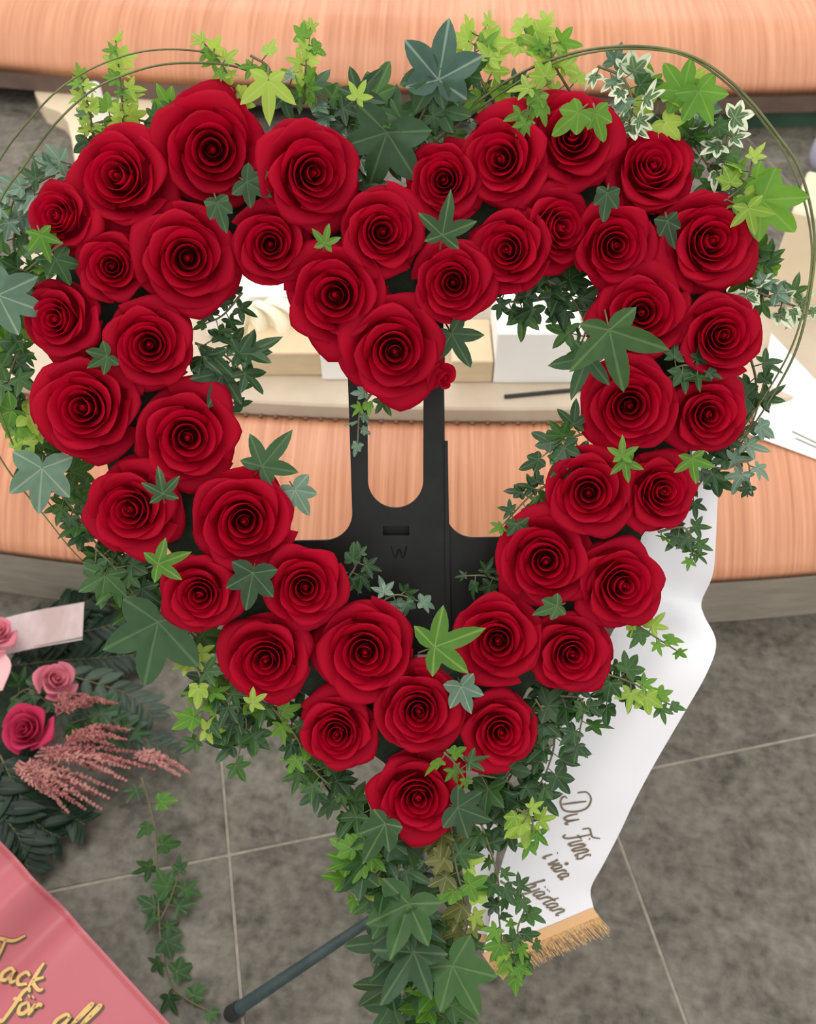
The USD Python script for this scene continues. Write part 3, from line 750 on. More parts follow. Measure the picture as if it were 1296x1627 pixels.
# lower right
ivy('dark ivy between the lower right rose and the white ribbon', [(850, 1110), (880, 1165), (868, 1225), (840, 1270)], 15, 54, DK, -.01)
ivy('dark ivy at the right of the lowest rose', [(760, 1230), (810, 1245), (820, 1290), (775, 1330)], 14, 58, DK, -.005)
ivy('dark ivy over the white ribbon below the lower right outer rose', [(890, 1105), (925, 1115), (918, 1180)], 10, 48, DK, [-.01, .005, .01])
ivy('light green ivy runner reaching over the white ribbon', [(960, 1070), (1005, 1085), (1035, 1105), (1070, 1122)], 8, 44, BR, .005)
ivy('ivy under the lower right outer rose', [(960, 1045), (985, 1085), (945, 1125)], 9, 44, DK, -.005)
ivy('short light ivy runner beside the right outer rose on the ribbon', [(1000, 985), (1030, 1005), (1078, 1036)], 7, 38, BR, .005)
ivy('ivy runner beside the narrow right rose over the ribbon', [(1045, 845), (1085, 838), (1102, 865), (1095, 890)], 9, 40, MD, .0)
leaf1('small light ivy leaf at the upper right of the narrow right rose', 1101, 742, 56, 80, 'bright', .04)
ivy('pale ivy runner hanging free over the bench at the right', [(1110, 735), (1150, 745), (1188, 735), (1187, 790)], 5, 42, PL, [-.02, -.01, 0, 0])
ivy('dark ivy right of the rose near the paper sheet', [(1120, 740), (1160, 715), (1195, 670), (1215, 600)], 10, 60, PL + [('dark', 3)], -.015)
ivy('variegated ivy at the right edge beside the widest right rose', [(1185, 455), (1230, 475), (1290, 495)], 14, 42, VG, .0)
ivy('green ivy right of the shoulder rose', [(1180, 430), (1215, 440), (1205, 400)], 8, 50, MD, -.01)
leaf1('large bright green ivy leaf right of the shoulder rose', 1226, 334, 100, 40, 'bright', .02, 'broad')
ivy('bright ivy between the shoulder rose and the bright green leaf', [(1150, 320), (1185, 290), (1195, 255)], 7, 52, LT, .01)
leaf1('yellow-green ivy star at the upper right of the shoulder rose', 1192, 345, 60, 70, 'light', .03)
ivy('light green ivy above the rightmost top rose', [(1010, 215), (1040, 180), (1050, 150), (1090, 130)], 8, 54, LT, [-.02, 0, 0, 0])
leaf1('green ivy leaf standing above the right lobe against the dark green panel', 1118, 162, 80, 60, 'bright', .02, 'broad')
leaf1('green ivy leaf highest above the rightmost top rose', 1075, 130, 72, -130, 'bright', .015, 'broad')
ivy('white-edged ivy outside the right lobe near the grass loop', [(1100, 215), (1140, 190), (1155, 225), (1140, 270)], 13, 44, VG, [-.02, 0, 0, -.01])
ivy('mid-green ivy behind the rightmost top rose', [(1060, 215), (1100, 230), (1130, 270), (1170, 300)], 13, 52, MD, -.02)
ivy('white-edged ivy between the highest rose and its right neighbour', [(950, 105), (990, 125), (1005, 170), (990, 215)], 16, 46, VG, [-.01, .005, .01, -.01])
ivy('light green ivy tuft standing above the highest rose', [(905, 145), (880, 100), (870, 45)], 11, 54, LT, [-.01, 0, 0])
ivy('light ivy runner left of the light green tuft', [(880, 110), (848, 75), (832, 45)], 6, 42, LT, [-.01, 0, 0])
leaf1('light green ivy leaf hanging over the highest rose', 905, 190, 72, 140, 'bright', .045, 'narrow')
leaf1('small green ivy leaf beside the one hanging over the highest rose', 950, 195, 62, 70, 'bright', .045, 'narrow')
ivy('light star ivy between the two upper roses of the right lobe', [(875, 130), (845, 150), (835, 195)], 6, 54, BR, .02)
ivy('light green ivy behind the central dip, right of the big dark leaf', [(790, 175), (762, 120), (755, 75), (770, 45)], 11, 56, LT, [-.02, 0, 0, 0])
leaf1('big blue-green ivy leaf standing over the central dip', 702, 95, 122, -80, 'blue', .02, 'broad')
leaf1('dark ivy leaf under the big blue-green one over the central dip', 680, 140, 96, 120, 'dark', .012, 'broad')
ivy('dark ivy right of the central dip', [(650, 240), (665, 195), (690, 150), (720, 130)], 11, 66, DK, [-.02, -.01, 0, 0])
ivy('dark large-leaved ivy filling the central dip', [(545, 160), (585, 190), (615, 230), (600, 280)], 14, 84, DK, -.02)
leaf1('largest dark ivy leaf in the central dip', 605, 240, 120, 110, 'dark', .0, 'broad')
ivy('ivy behind the inner shoulder rose of the left lobe', [(440, 130), (500, 150), (545, 185), (570, 250)], 13, 52, PL + [('dark', 2), ('mid', 2)], -.02)
ivy('ivy along the top between the dip and the second right rose', [(690, 215), (740, 185), (800, 165), (840, 150)], 13, 52, DK + [('bright', 1)], -.015)
leaf1('tiny yellow ivy star above the central dip', 572, 146, 42, -60, 'light', .02)
# inner opening
ivy('dark ivy in the upper left of the opening', [(385, 465), (355, 500), (325, 515)], 8, 40, DK, -.03)
ivy('dark star-leaved ivy jutting into the opening from the left', [(310, 545), (350, 560), (385, 590)], 9, 80, [('dark', 1)], -.02, kind='star')
ivy('dark ivy low on the left side of the opening', [(290, 600), (330, 620), (370, 640)], 7, 58, [('dark', 1)], -.03)
leaf1('dark star ivy leaf jutting into the opening beside the left inner rose', 432, 722, 104, -50, 'dark', -.005, 'star')
leaf1('pale ivy leaf in the opening below the dark star leaf', 476, 792, 66, 60, 'pale', -.01, 'broad')
ivy('ivy tips over the lower left of the black plate', [(545, 930), (562, 905), (570, 885)], 6, 46, DK, -.02)
ivy('pale ivy tip over the lower middle of the black plate', [(600, 960), (630, 945), (665, 955)], 6, 42, PL, -.02)
ivy('small pale ivy tip hanging over the left bar of the black plate', [(590, 625), (572, 655), (568, 705)], 7, 30, [('pale', 1), ('bright', 1)], -.02)
leaf1('small mid-green ivy leaf below the rose above the black plate', 612, 645, 40, 60, 'mid', -.025)
leaf1('dark ivy leaf in the opening right of the rose above the black plate', 727, 548, 84, 60, 'dark', -.01, 'star')
ivy('dark ivy hanging from the right lobe into the opening', [(785, 475), (825, 480), (865, 475), (905, 460)], 13, 54, DK, -.03)
ivy('dark ivy at the upper right corner of the opening', [(870, 445), (905, 470), (930, 520), (915, 560)], 11, 52, DK, -.03)
leaf1('big dark green star ivy leaf lying over two roses at the right of the opening', 975, 557, 138, 75, 'mid', .055, 'star')
leaf1('dark ivy leaf under the left side of the big star leaf', 925, 590, 100, 110, 'dark', .02, 'star')
ivy('dark ivy on the right side of the opening above the inner rose', [(925, 690), (895, 700), (862, 725)], 7, 66, DK, -.01)
ivy('thin ivy runner reaching into the opening at the lower right', [(870, 770), (840, 790), (795, 838)], 9, 36, MD, -.02)
leaf1('light green star ivy leaf at the bottom of the opening', 717, 1018, 118, -20, 'bright', .04, 'star')
leaf1('dark ivy leaf below the light green star leaf', 738, 1105, 62, 70, 'pale', .03, 'broad')
ivy('dim ivy tip over the right arm of the black plate', [(800, 925), (770, 915), (735, 915)], 5, 34, [('dark', 1)], -.04)
# between the roses
leaf1('dark ivy leaf between the largest top rose and the one below it', 350, 338, 66, 75, 'dark', .03, 'narrow')
leaf1('dark ivy leaf at the lower right of the largest top rose', 405, 297, 62, 30, 'dark', .02, 'broad')
leaf1('tiny light green ivy star above the large rose left of the centre', 518, 377, 44, -75, 'bright', .045)
leaf1('mid-green star ivy leaf between three roses right of the centre', 707, 350, 96, -80, 'mid', .05, 'star')
leaf1('dark ivy leaf between the narrow rose and the rightmost top rose', 962, 322, 60, 95, 'dark', .03, 'narrow')
leaf1('dark ivy leaf left of the shoulder rose', 1064, 366, 62, 70, 'dark', .03, 'narrow')
leaf1('light ivy star above the narrow right rose, upper of two', 988, 714, 48, -90, 'bright', .045)
leaf1('light ivy star above the narrow right rose, lower of two', 994, 744, 48, 80, 'bright', .045)
leaf1('mid-green ivy star between the left outer rose and the inner ones', 256, 770, 62, -100, 'mid', .045)
leaf1('dark ivy leaf between the lower left rose and its right neighbour', 398, 930, 82, 100, 'dark', .03, 'broad')
ivy('light ivy tip over the right side of the lowest rose', [(705, 1195), (722, 1212), (740, 1240)], 5, 46, BR, .045)
leaf1('mid-green ivy leaf below the large rose beside the plate arm', 872, 968, 58, 160, 'mid', .04, 'narrow')
leaf1('tiny pale green ivy leaf under the lower left outer rose', 408, 1112, 38, -30, 'light', .04)
ivy('dark ivy between the roses at the widest right', [(1060, 590), (1090, 580), (1125, 592)], 6, 46, DK, .01)
leaf1('mid-green ivy leaf above the widest left rose', 160, 572, 50, 150, 'mid', .02, 'broad')
leaf1('dark ivy leaf at the right of the lowest rose', 745, 1290, 80, 20, 'dark', .03, 'broad')
# floor runner at the lower left
ivy('long thin ivy runner lying on the floor at the lower left', [(225, 1235), (245, 1310), (250, 1400), (256, 1500), (275, 1570), (345, 1614)], 13, 40, MD, [.10, .06, .03, .012, .01, .01], z=.0, stem_r=.0015, name='ivy_runner')
ivy('mid-green ivy leaves on the floor right of the long runner', [(250, 1470), (270, 1430), (285, 1385)], 6, 56, [('mid', 1)], [.015, .02, .03], z=.0, name='ivy_runner')

# ------------------------------------------------------------------ grass loops
def loop(label, pts, hs, r):
    cv = catmull([hp(x, y, h) for (x, y), h in zip(pts, np.interp(np.linspace(0, 1, len(pts)), np.linspace(0, 1, len(hs)), hs))], 90)
    single('grass_blade', tube(cv, np.concatenate([np.full(70, r), np.linspace(r, r * .5, 20)]), 6), M['grass'], label, 'grass', 'grass loops around the heart', smooth=True)
loop('outer thin grass blade looping around the left lobe', [(470, 165), (410, 122), (350, 90), (290, 79), (220, 83), (150, 107), (90, 145), (35, 205), (-5, 262), (-60, 370), (-75, 500), (-50, 620), (5, 735), (75, 825), (120, 880), (180, 935)], [-.02, .02, .04, .02, -.03], .0009)
loop('inner thin grass blade looping around the left lobe', [(480, 175), (430, 130), (370, 105), (310, 100), (250, 104), (190, 122), (140, 148), (85, 200), (35, 268), (0, 320), (-35, 420), (-40, 530), (0, 655), (40, 745), (90, 815), (165, 905)], [-.02, .02, .04, .02, -.03], .0011)
loop('outer grass blade looping around the right lobe', [(690, 215), (740, 175), (820, 120), (900, 87), (980, 74), (1060, 78), (1120, 100), (1180, 148), (1235, 215), (1270, 270), (1291, 350), (1292, 430), (1270, 540), (1235, 615), (1180, 700), (1125, 770)], [-.02, .02, .04, .02, -.03], .0013)
loop('inner grass blade looping around the right lobe', [(680, 235), (730, 195), (800, 145), (880, 100), (960, 80), (1040, 79), (1100, 94), (1165, 142), (1220, 205), (1262, 275), (1286, 360), (1287, 440), (1262, 540), (1220, 620), (1165, 700), (1110, 760)], [-.02, .02, .035, .02, -.03], .0010)

# ------------------------------------------------------------------ lettering strokes
GL = {
 'D': ([[(.35, .1), (.55, 1.0), (.75, 1.75)], [(-.5, 1.3), (-.3, 1.9), (.6, 2.1), (1.5, 1.7), (1.6, .9), (1.1, .15), (.3, 0), (-.3, .1), (-.5, .4), (-.2, .5)]], 1.9),
 'T': ([[(-.5, 1.4), (-.3, 1.85), (.4, 1.8), (1.2, 1.75), (1.8, 2.15)], [(.75, 1.8), (.6, 1.0), (.35, .2), (-.1, -.05), (-.4, .2)]], 1.3),
 'F': ([[(-.5, 1.4), (-.3, 1.85), (.4, 1.8), (1.2, 1.75), (1.8, 2.15)], [(.75, 1.8), (.6, 1.0), (.35, .2), (-.1, -.05), (-.4, .2)], [(.2, .9), (1.0, 1.0)]], 1.2),
 'u': ([[(0, 1), (-.05, .3), (.15, 0), (.5, .3), (.68, 1)], [(.68, 1), (.6, .3), (.75, 0), (.95, .2)]], 1.0),
 'n': ([[(0, 0), (.12, 1)], [(.08, .55), (.38, 1), (.62, .85), (.58, .25), (.72, 0), (.92, .2)]], 1.0),
 'i': ([[(.08, 1), (0, .3), (.14, 0), (.38, .2)], [(.14, 1.45), (.18, 1.55)]], .5),
 's': ([[(.0, .15), (.3, 0), (.45, .3), (.15, .65), (.25, .95), (.5, .9)]], .65),
 'v': ([[(0, .9), (.15, 1), (.3, 0), (.6, .6), (.7, 1.05)]], .85),
 'a': ([[(.62, .85), (.3, 1), (0, .5), (.12, .02), (.42, .15), (.64, .95)], [(.64, .95), (.58, .3), (.72, 0), (.92, .2)]], 1.0),
 'r': ([[(0, 0), (.12, 1)], [(.1, .6), (.35, 1), (.58, .92)]], .65),
 'h': ([[(0, 0), (.2, 1.4), (.32, 2.0), (.15, 1.9)], [(.06, .5), (.36, 1), (.58, .8), (.54, .2), (.7, 0), (.9, .2)]], 1.0),
 'j': ([[(.15, 1), (.05, -.4), (-.25, -.85), (-.5, -.6)], [(.2, 1.45), (.24, 1.55)]], .45),
 't': ([[(.22, 1.6), (.06, .3), (.2, 0), (.45, .2)], [(-.12, 1.05), (.45, 1.1)]], .55),
 'c': ([[(.58, .8), (.3, 1), (0, .5), (.15, 0), (.6, .2)]], .75),
 'k': ([[(0, 0), (.15, 1.2), (.28, 2)], [(.6, 1), (.12, .5), (.6, 0), (.85, .15)]], .9),
 'f': ([[(-.25, -.75), (-.05, -.85), (.15, .3), (.3, 1.6), (.55, 2.0), (.72, 1.75)], [(-.1, 1), (.5, 1.05)]], .6),
 'o': ([[(.35, 1), (0, .6), (.1, .05), (.42, .05), (.62, .5), (.35, 1)]], .8),
 'l': ([[(.0, .2), (.3, 1.6), (.26, 2), (.1, 1.3), (.04, .2), (.2, 0), (.42, .2)]], .5),
 'A': ([[(-.4, .1), (-.1, 0), (.5, 1.2), (1.0, 2.05)], [(1.0, 2.05), (1.0, 1.0), (1.05, .1), (1.3, .1)], [(.2, .75), (1.1, .8)]], 1.5),
 ' ': ([], .6),
}
GL['å'] = (GL['a'][0] + [[(.35, 1.35), (.22, 1.5), (.36, 1.65), (.48, 1.5), (.35, 1.35)]], 1.0)
GL['ä'] = (GL['a'][0] + [[(.2, 1.4), (.24, 1.5)], [(.5, 1.4), (.54, 1.5)]], 1.0)
GL['ö'] = (GL['o'][0] + [[(.2, 1.4), (.24, 1.5)], [(.5, 1.4), (.54, 1.5)]], .8)
def text_strokes(text):
    out, x = [], 0
    for ch in text:
        st, adv = GL[ch]
        out += [catmull([(px + x, py) for px, py in s], max(6, 5 * len(s))) for s in st]
        x += adv
    return out, x
def cast(mesh, px, py):
    """points where the line through a photo pixel meets the mesh, and its normal"""
    v, f = mesh; a, b, c = v[f[:, 0]], v[f[:, 1]], v[f[:, 2]]
    d = ray(px, py); e1, e2 = b - a, c - a
    p = np.cross(d, e2); det = (e1 * p).sum(1); det = np.where(np.abs(det) < 1e-15, 1e-15, det)
    tv = EYE - a; u = (tv * p).sum(1) / det; q = np.cross(tv, e1); w = (q @ d) / det; t = (e2 * q).sum(1) / det
    ok = (u > -1e-4) & (w > -1e-4) & (u + w < 1.0001) & (t > 0)
    if not ok.any(): return None
    i = np.where(ok)[0][np.argmin(t[ok])]
    n = nrm(np.cross(e1[i], e2[i])); n = n if n @ d < 0 else -n
    return EYE + d * t[i], n
def print_text(text, mesh, origin, rd, ud, width, off=.0008, shift=(0, 0)):
    """text laid onto a surface: origin, reading direction and up direction measured on the photo (pixels per x-height)"""
    st, _ = text_strokes(text); parts = []
    rd, ud = np.array(rd, float), np.array(ud, float)
    for s in st:
        pts = []
        for x, y in s:
            p2 = np.array(origin, float) + rd * x + ud * y + np.array(shift)
            hit = cast(mesh, *p2)
            if hit is not None: pts.append(hit)
        if len(pts) < 2: continue
        C = np.array([p for p, n in pts]); N = np.array([n for p, n in pts])
        T = np.gradient(C, axis=0); B = np.cross(N, T); B /= np.maximum(np.linalg.norm(B, axis=1, keepdims=True), 1e-12)
        tt = np.linspace(0, 1, len(C)); dirs = (T @ RT); w = width * (.55 + .45 * np.abs(np.sin(np.pi * (tt * .9 + .05))))
        G = np.stack([C + N * off - B * w[:, None], C + N * off + B * w[:, None]], 1)
        parts.append(sheet(G, .0003))
    return join(parts)

# ------------------------------------------------------------------ white memorial ribbon
rows = [  # left px, left py, left depth, right px, right py, right depth
 (1000, 700, 1.00, 1150, 700, 1.00), (985, 770, 1.00, 1141, 772, 1.00), (980, 850, 1.02, 1137, 850, 1.01), (978, 910, 1.04, 1132, 912, 1.04), (985, 945, 1.06, 1114, 955, 1.085),
 (985, 975, 1.06, 1118, 978, 1.08), (970, 1010, 1.04, 1137, 1020, 1.05), (940, 1060, 1.04, 1123, 1068, 1.04), (905, 1130, 1.06, 1085, 1135, 1.055), (870, 1200, 1.08, 1040, 1212, 1.075),
 (840, 1260, 1.10, 1008, 1272, 1.09), (815, 1320, 1.12, 983, 1325, 1.11), (795, 1380, 1.135, 957, 1375, 1.125), (782, 1440, 1.145, 938, 1412, 1.14), (768, 1518, 1.16, 943, 1444, 1.15)]
rw = np.array([np.concatenate([at_depth(a, b, c), at_depth(d, e, f)]) for a, b, c, d, e, f in rows])
rw = catmull(rw, 60)
nu, nv = 60, 16
P = np.zeros((nu, nv, 3)); rng = np.random.default_rng(5)
for i in range(nu):
    l, r = rw[i, :3], rw[i, 3:]
    for j in range(nv):
        v = j / (nv - 1)
        p = l * (1 - v) + r * v
        s = i / (nu - 1)
        vw = nrm(EYE - p)
        bow = .012 * math.sin(math.pi * v) + .006 * math.sin(v * 7 + s * 5) * (1 - s)
        bow += .010 * math.exp(-((s - .30 - .10 * (v - .6)) / .035) ** 2)
        P[i, j] = p + vw * bow
ribbon = thing('memorial_ribbon', 'white satin funeral ribbon with bronze lettering hanging behind the lower right of the heart', 'ribbon')
rib_mesh = sheet(P, .0008)
part(ribbon, 'band', rib_mesh, M['satin'], smooth=60)
tl = [('Du', (890, 1274), (3, 13), (36, -10)), ('Finns', (896, 1330), (5, 8.5), (36, -10)), ('i våra', (862, 1362), (6.5, 8.0), (24, -9)), ('hjärtan', (832, 1408), (9.5, 8.5), (24, -10))]
txt = [print_text(t, rib_mesh, o, r_, (u_[0] * .62, u_[1] * .62), .0012) for t, o, r_, u_ in tl]
part(ribbon, 'lettering', join(txt), M['bronze'], label='bronze script words Du finns i våra hjärtan')
# gold fringe along the end
e = P[-1]; e2 = P[-2]
dirn = nrm((e - e2).mean(0)); tmpl = (at_depth(860, 1510, 1.155) - at_depth(855, 1480, 1.15)); dirn = nrm(tmpl + np.array([0.012, 0, 0]))
fr = []; rng = random.Random(4)
for k in range(150):
    v = (k + rng.uniform(-.3, .3)) / 149; v = min(max(v, 0), 1)
    j = v * (nv - 1); j0 = min(int(j), nv - 2); p = e[j0] * (1 - (j - j0)) + e[j0 + 1] * (j - j0)
    ln = .030 * rng.uniform(.85, 1.1); d = nrm(dirn + np.array([rng.gauss(.10, .12), rng.gauss(0, .1), rng.gauss(0, .1)]))
    fr.append(tube(catmull([p + dirn * .008, p + dirn * .016 + d * .003, p + dirn * .010 + d * ln], 5), [.0007, .0007, .0007, .0006, .0004], 4))
part(ribbon, 'fringe', join(fr), M['fringe'], kind='stuff', label='gold thread fringe')
B = np.stack([e - dirn * .002 + HN * .001, e + dirn * .012 + HN * .001], 0)
B2 = np.stack([e * (1 - t) + (e + dirn * .012) * t + nrm(EYE - e.mean(0)) * .0012 for t in (-.2, .5, 1.0)], 0)
part(ribbon, 'fringe_band', sheet(B2, .0016), M['band'], label='orange-gold woven band')
# second tail of the ribbon, seen as a narrow strip beside the ivy tail
rows2 = [(760, 1330, 1.15, 800, 1330, 1.13), (757, 1400, 1.15, 790, 1400, 1.14), (752, 1470, 1.16, 782, 1470, 1.15), (744, 1500, 1.165, 778, 1512, 1.16)]
r2 = catmull(np.array([np.concatenate([at_depth(a, b, c), at_depth(d, e_, f)]) for a, b, c, d, e_, f in rows2]), 16)
P2 = np.zeros((16, 6, 3))
for i in range(16):
    for j in range(6):
        v = j / 5; P2[i, j] = r2[i, :3] * (1 - v) + r2[i, 3:] * v + HN * (.004 * math.sin(v * 3.1) - .035)
tail = thing('ribbon_tail', 'narrow white ribbon end hanging between the ivy tail and the lettered ribbon', 'ribbon')
part(tail, 'band', sheet(P2, .0008), M['satin'], smooth=60)
part(tail, 'end_band', sheet(np.stack([P2[-1] + HN * .0012, P2[-1] + HN * .0012 + nrm(P2[-1, 0] - P2[-2, 0]) * .010], 0), .0012), M['band'], label='orange-gold end band')

# ------------------------------------------------------------------ pink ribbon at the lower left
A0, A1 = at_z(-40, 1290, .17), at_z(330, 1692, .045)
ax = A1 - A0; Ln = np.linalg.norm(ax); ax = ax / Ln
side = nrm(np.cross(ax, np.array([0, -.12, 1.0])))
if side[0] > 0: side = -side
nn = nrm(np.cross(side, ax)); nn = nn if nn[2] > 0 else -nn
nu, nv = 60, 12
P = np.zeros((nu, nv, 3))
for i in range(nu):
    s = i / (nu - 1)
    wav = .020 * math.exp(-((s - .28) / .055) ** 2) - .018 * math.exp(-((s - .40) / .05) ** 2) + .015 * math.exp(-((s - .12) / .05) ** 2) + .003 * math.sin(s * 9)
    for j in range(nv):
        v = j / (nv - 1)
        P[i, j] = A0 + ax * Ln * s + side * .24 * v + nn * (wav * (1 - .2 * v) - .01 * v * v)
pr = thing('pink_ribbon', 'pink satin funeral ribbon with gold lettering in the lower left corner', 'ribbon')
pm_ = sheet(P, .0009)
part(pr, 'band', pm_, M['pinksatin'], smooth=60)
hemP = np.stack([P[:, 0] + side * .0045 + nn * .0009, P[:, 0] + side * .0085 + nn * .0009], 1)
part(pr, 'hem', sheet(hemP, .0008), M['pinkhem'], label='darker stitched hem')
tl = [('T', (-2, 1535), (26, 7), (2, -27)), ('ack', (-2, 1552), (24, 8.5), (7, -22)), ('för', (10, 1603), (20, 6.5), (8, -19)), ('Allt', (92, 1630), (22, 6), (9, -20))]
tl = [('T', (-22, 1534), (27, 3), (6, -25)), ('ack', (0, 1556), (26, 7), (9, -20)), ('för', (14, 1606), (22, 5), (10, -19)), ('all', (82, 1632), (26, 5), (16, -22)), ('C', (160, 1640), (26, 4), (10, -18))]
sh = [print_text(t, pm_, o, r_, u_, .0030, .0008, (2.5, 3)) for t, o, r_, u_ in tl[:4]]
gd = [print_text(t, pm_, o, r_, u_, .0024, .0014) for t, o, r_, u_ in tl[:4]]
part(pr, 'lettering_edge', join(sh), M['goldshade'], label='dark edge of the gold script')
part(pr, 'lettering', join(gd), M['gold'], label='gold script words Tack för all')

# ------------------------------------------------------------------ second arrangement on the floor, lower left
mc = at_z(-10, 1150, .0)
th = np.linspace(0, 2 * math.pi, 40, endpoint=False)
prof = [(.001, .075), (.05, .072), (.09, .055), (.115, .025), (.12, 0), (.001, 0)]
mm = trimesh.creation.revolve(prof, sections=40); mm.apply_translation((mc[0] - .02, mc[1], 0))
mm = mm.subdivide(); mm.vertices += (meshkit.noise(mm.vertices * 60)[:, None] - .5) * .012 * np.array([1, 1, 1.0]) * (mm.vertices[:, 2:] > .002)
mm.vertices[:, 2] = np.maximum(mm.vertices[:, 2], 0)
single('flower_base', mm, M['foam'], 'dark green foam mound of the pink bouquet at the left edge', 'flower base', smooth=True)
def fly_rose(px, py, z, rp, n, mat, label, seed, k, op, tmin=0):
    p = at_z(px, py, z); r = rp * depth_of(p) / FPX
    pth = thing('pink_rose', label, 'rose', 'pink roses of the floor bouquet', mat=xf(p, nrm(n), seed * 1.3, 1))
    build_rose(pth, r, seed, mat, n=k, open_=op, tmin=tmin)
fly_rose(88, 1080, .13, 34, (.55, -.15, .75), M['pink'], 'pale pink rose bud leaning right in the floor bouquet', 61, 12, 1.3)
fly_rose(42, 1160, .12, 40, (-.05, -.35, .9), M['hotpink'], 'hot pink rose in the floor bouquet, above the feathery plumes', 62, 14, 1.1)
fly_rose(-8, 1005, .15, 32, (.3, .1, .9), M['pink'], 'pink rose cut by the left edge over the pale card', 63, 16, 1.0)
def plume(label, base, tips, z0, z1, mats, seed):
    rng = random.Random(seed); p0 = at_z(*base, z0)
    t = thing('astilbe_plume', label, 'astilbe', 'feathery plumes of the floor bouquet', loc=p0)
    for tx, ty in tips:
        q = at_z(tx, ty, z1 + rng.uniform(-.01, .012))
        mid = (p0 + q) / 2 + np.array([rng.uniform(-.006, .006), rng.uniform(-.006, .006), .02])
        cv = catmull([p0 + np.array([rng.uniform(-.006, .006)] * 3), mid, q], 26)
        prt = [tube(cv, np.linspace(.0012, .0006, 26), 5)]
        for i in range(4, 26):
            s = i / 25; rr = .0085 * (1 - s ** 2.2 * .75)
            for k in range(5):
                d = nrm(np.array([rng.gauss(0, 1), rng.gauss(0, 1), rng.gauss(0, 1)]) + nrm(q - p0) * .9)
                prt.append(tube([cv[i], cv[i] + d * rr * .6, cv[i] + d * rr * 1.2], [.0015, .0024, .0007], 4))
        part(t, 'strand', join(prt), M[rng.choice(mats)], smooth=True)
plume('dusty pink feathery plume fanning down to the right, lowest in the bouquet', (25, 1215), [(108, 1290), (135, 1285), (160, 1285), (118, 1262), (150, 1262), (172, 1268), (185, 1255), (90, 1270), (70, 1250), (130, 1240)], .10, .055, ['astilbe', 'astilbepale', 'astilbepale'], 11)
plume('reddish pink feathery plume reaching right above the lowest one', (60, 1195), [(200, 1240), (180, 1230), (165, 1215), (205, 1220), (140, 1215), (225, 1215), (215, 1195), (245, 1222)], .11, .075, ['astilbe', 'astilbe', 'astilbepale'], 12)
plume('small pink feathery plume between the two rose buds', (95, 1130), [(185, 1118), (165, 1112), (150, 1122), (120, 1105), (140, 1105)], .12, .10, ['astilbe'], 13)
plume('thin pale plume tip at the right end of the bouquet', (215, 1200), [(300, 1228), (275, 1215), (285, 1232)], .08, .05, ['astilbepale'], 14)
plume('short red-brown plume in the middle of the bouquet', (105, 1180), [(200, 1175), (180, 1185), (165, 1170), (150, 1190), (205, 1160)], .11, .085, ['astilbe'], 15)
def frond(label, pts, zs, n, lsize, mat, seed, name, cat, wid=.34):
    rng = random.Random(seed)
    cv = catmull([at_z(x, y, z) for (x, y), z in zip(pts, zs)], n + 3)
    t = thing(name, label, cat, None, loc=cv[0])
    part(t, 'stem', tube(cv, np.linspace(.0016, .0008, len(cv)), 5), M['stem'], smooth=True)
    tan = np.gradient(cv, axis=0)
    for i in range(1, n + 2):
        for sd in (-1, 1):
            p = cv[i]; tg = nrm(tan[i]); view = np.array([0, 0, 1.0]); s = nrm(np.cross(tg, view)) * sd
            d = nrm(s * .85 + tg * .65 + np.array([0, 0, rng.uniform(-.2, .25)])); ln = lsize * depth_of(p) / FPX * (1 - .45 * (i / (n + 2)) ** 2) * rng.uniform(.8, 1.15)
            G = np.zeros((7, 3, 3)); sn = nrm(np.cross(d, view)); nn_ = np.cross(sn, d)
            for a in range(7):
                x = a / 6; w = wid * math.sin(math.pi * min(.98, .05 + x * .95)) ** .8 * ln * .5
                for b in range(3): G[a, b] = p + d * ln * x + sn * w * (b - 1) + nn_ * (abs(b - 1) * w * .3 - x * x * ln * .15)
            uv = np.stack([np.abs(np.tile([-1, 0, 1], 7)) * .3, np.repeat(np.linspace(0, 1, 7), 3)], 1)
            part(t, 'leaflet', (G.reshape(-1, 3), grid_faces(7, 3)), mat, smooth=True, uv=uv)
frond('grey-green leafy branch stretching right from the floor bouquet, upper of two', [(60, 1060), (150, 1085), (215, 1110), (250, 1150)], [.07, .07, .06, .05], 9, 46, M['euca'], 31, 'leafy_branch', 'foliage', .42)
frond('grey-green leafy branch stretching right from the floor bouquet, lower of two', [(80, 1130), (160, 1140), (230, 1175), (292, 1205)], [.08, .075, .06, .04], 11, 44, M['euca'], 32, 'leafy_branch', 'foliage', .42)
frond('dark fern frond under the pale card at the left', [(0, 1000), (70, 1010), (150, 1000), (205, 980)], [.05, .05, .045, .04], 16, 56, M['fern'], 33, 'fern_frond', 'fern', .3)
frond('dark fern frond reaching up behind the pale card', [(20, 1020), (90, 985), (140, 955), (180, 925)], [.04, .04, .04, .03], 14, 60, M['fern'], 34, 'fern_frond', 'fern', .3)
frond('dark fern frond between the pale card and the rose bud', [(0, 1060), (90, 1050), (160, 1045), (215, 1040)], [.045, .045, .04, .03], 15, 60, M['fern'], 35, 'fern_frond', 'fern', .32)
frond('dark green fern frond hanging beside the pink ribbon', [(0, 1200), (30, 1260), (60, 1310), (95, 1330)], [.07, .06, .045, .03], 14, 66, M['fern'], 36, 'fern_frond', 'fern', .34)
frond('dark green fern frond at the left edge above the pink ribbon', [(-30, 1230), (0, 1290), (30, 1330), (45, 1385)], [.07, .06, .05, .03], 14, 66, M['fern'], 37, 'fern_frond', 'fern', .34)
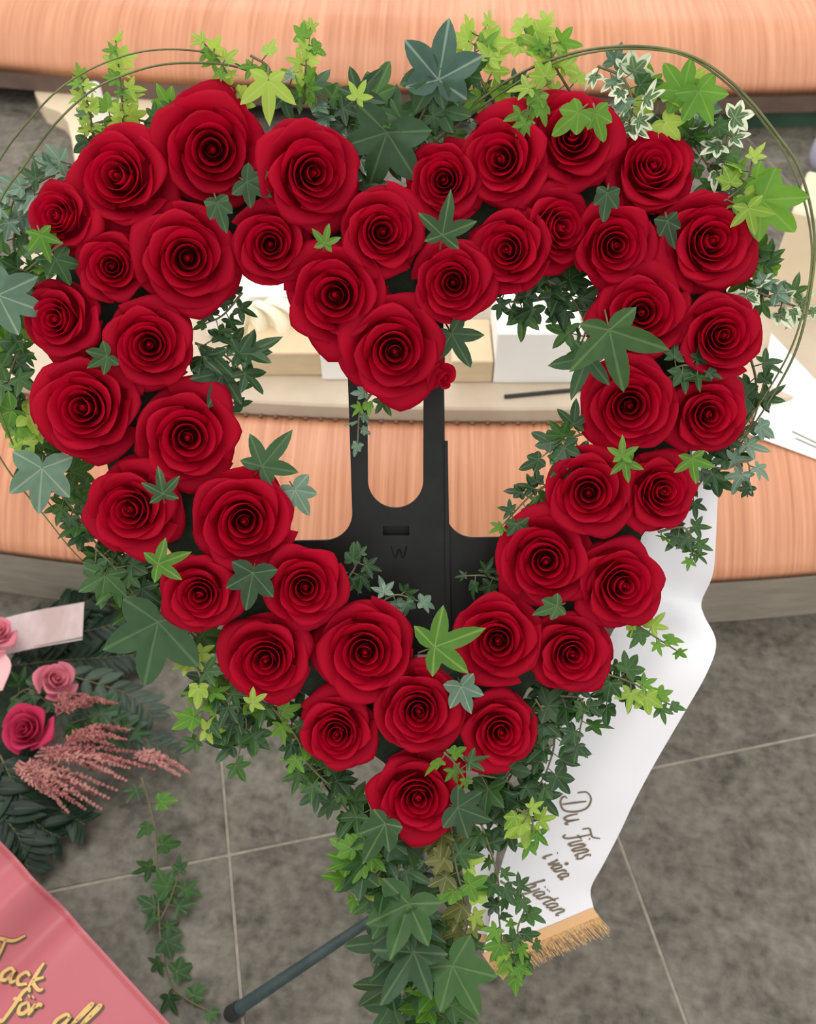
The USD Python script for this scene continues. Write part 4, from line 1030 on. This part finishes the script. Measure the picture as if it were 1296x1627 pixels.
frond('dark green fern frond under the lowest plume', [(0, 1220), (50, 1265), (100, 1290), (135, 1310)], [.05, .045, .035, .025], 14, 54, M['fern'], 38, 'fern_frond', 'fern', .34)
ivy('green leaves between the two rose buds of the floor bouquet', [(20, 1110), (45, 1095), (75, 1115)], 7, 40, DK, [.10, .11, .10], z=0.0, name='leafy_sprig')
ivy('dark green leaves right of the rose buds in the floor bouquet', [(110, 1150), (150, 1140), (175, 1160), (215, 1165)], 9, 46, DK, [.09, .095, .085, .07], z=0.0, name='leafy_sprig')
# pale card on the bouquet
cq = [at_z(-20, 990, .115), at_z(133, 955, .115), at_z(130, 1015, .10), at_z(-20, 1049, .10)]
P = np.zeros((9, 5, 3))
for i in range(9):
    for j in range(5):
        u, v = i / 8, j / 4; P[i, j] = (cq[3] * (1 - u) + cq[2] * u) * (1 - v) + (cq[0] * (1 - u) + cq[1] * u) * v + np.array([0, 0, .004 * math.sin(u * 4)])
card = thing('pale_card', 'pale pink card strip with a grey printed line lying on the floor bouquet', 'card')
part(card, 'card', sheet(P, .0012), M['palecard'])
Q = np.stack([P[4:9, 0] * .86 + P[4:9, 1] * .14, P[4:9, 0] * .62 + P[4:9, 1] * .38], 1)
wl = np.linspace(0, 1, 5)[:, None]
Q[:, 1] = Q[:, 0] * (1 - .5 * wl - .1) + Q[:, 1] * (.5 * wl + .1)
part(card, 'printed_line', sheet(Q[:, :] + np.array([0, -.0002, .0013]), .0004), M['ink'])
bq = [at_z(-25, 1025, .13), at_z(2, 1032, .13), at_z(18, 1056, .12), at_z(4, 1096, .11), at_z(-25, 1110, .11)]
bc = catmull(np.array([np.concatenate([at_z(-30, 1030, .13), at_z(3, 1032, .135)]), np.concatenate([at_z(-30, 1060, .125), at_z(18, 1057, .13)]), np.concatenate([at_z(-30, 1100, .12), at_z(4, 1097, .115)])]), 9)
P = np.stack([bc[:, :3] * (1 - t) + bc[:, 3:] * t for t in np.linspace(0, 1, 5)], 1)
single('ribbon_bow', sheet(P, .001), M['palepink'], 'pale pink ribbon loop cut by the left edge below the card', 'ribbon', smooth=60)
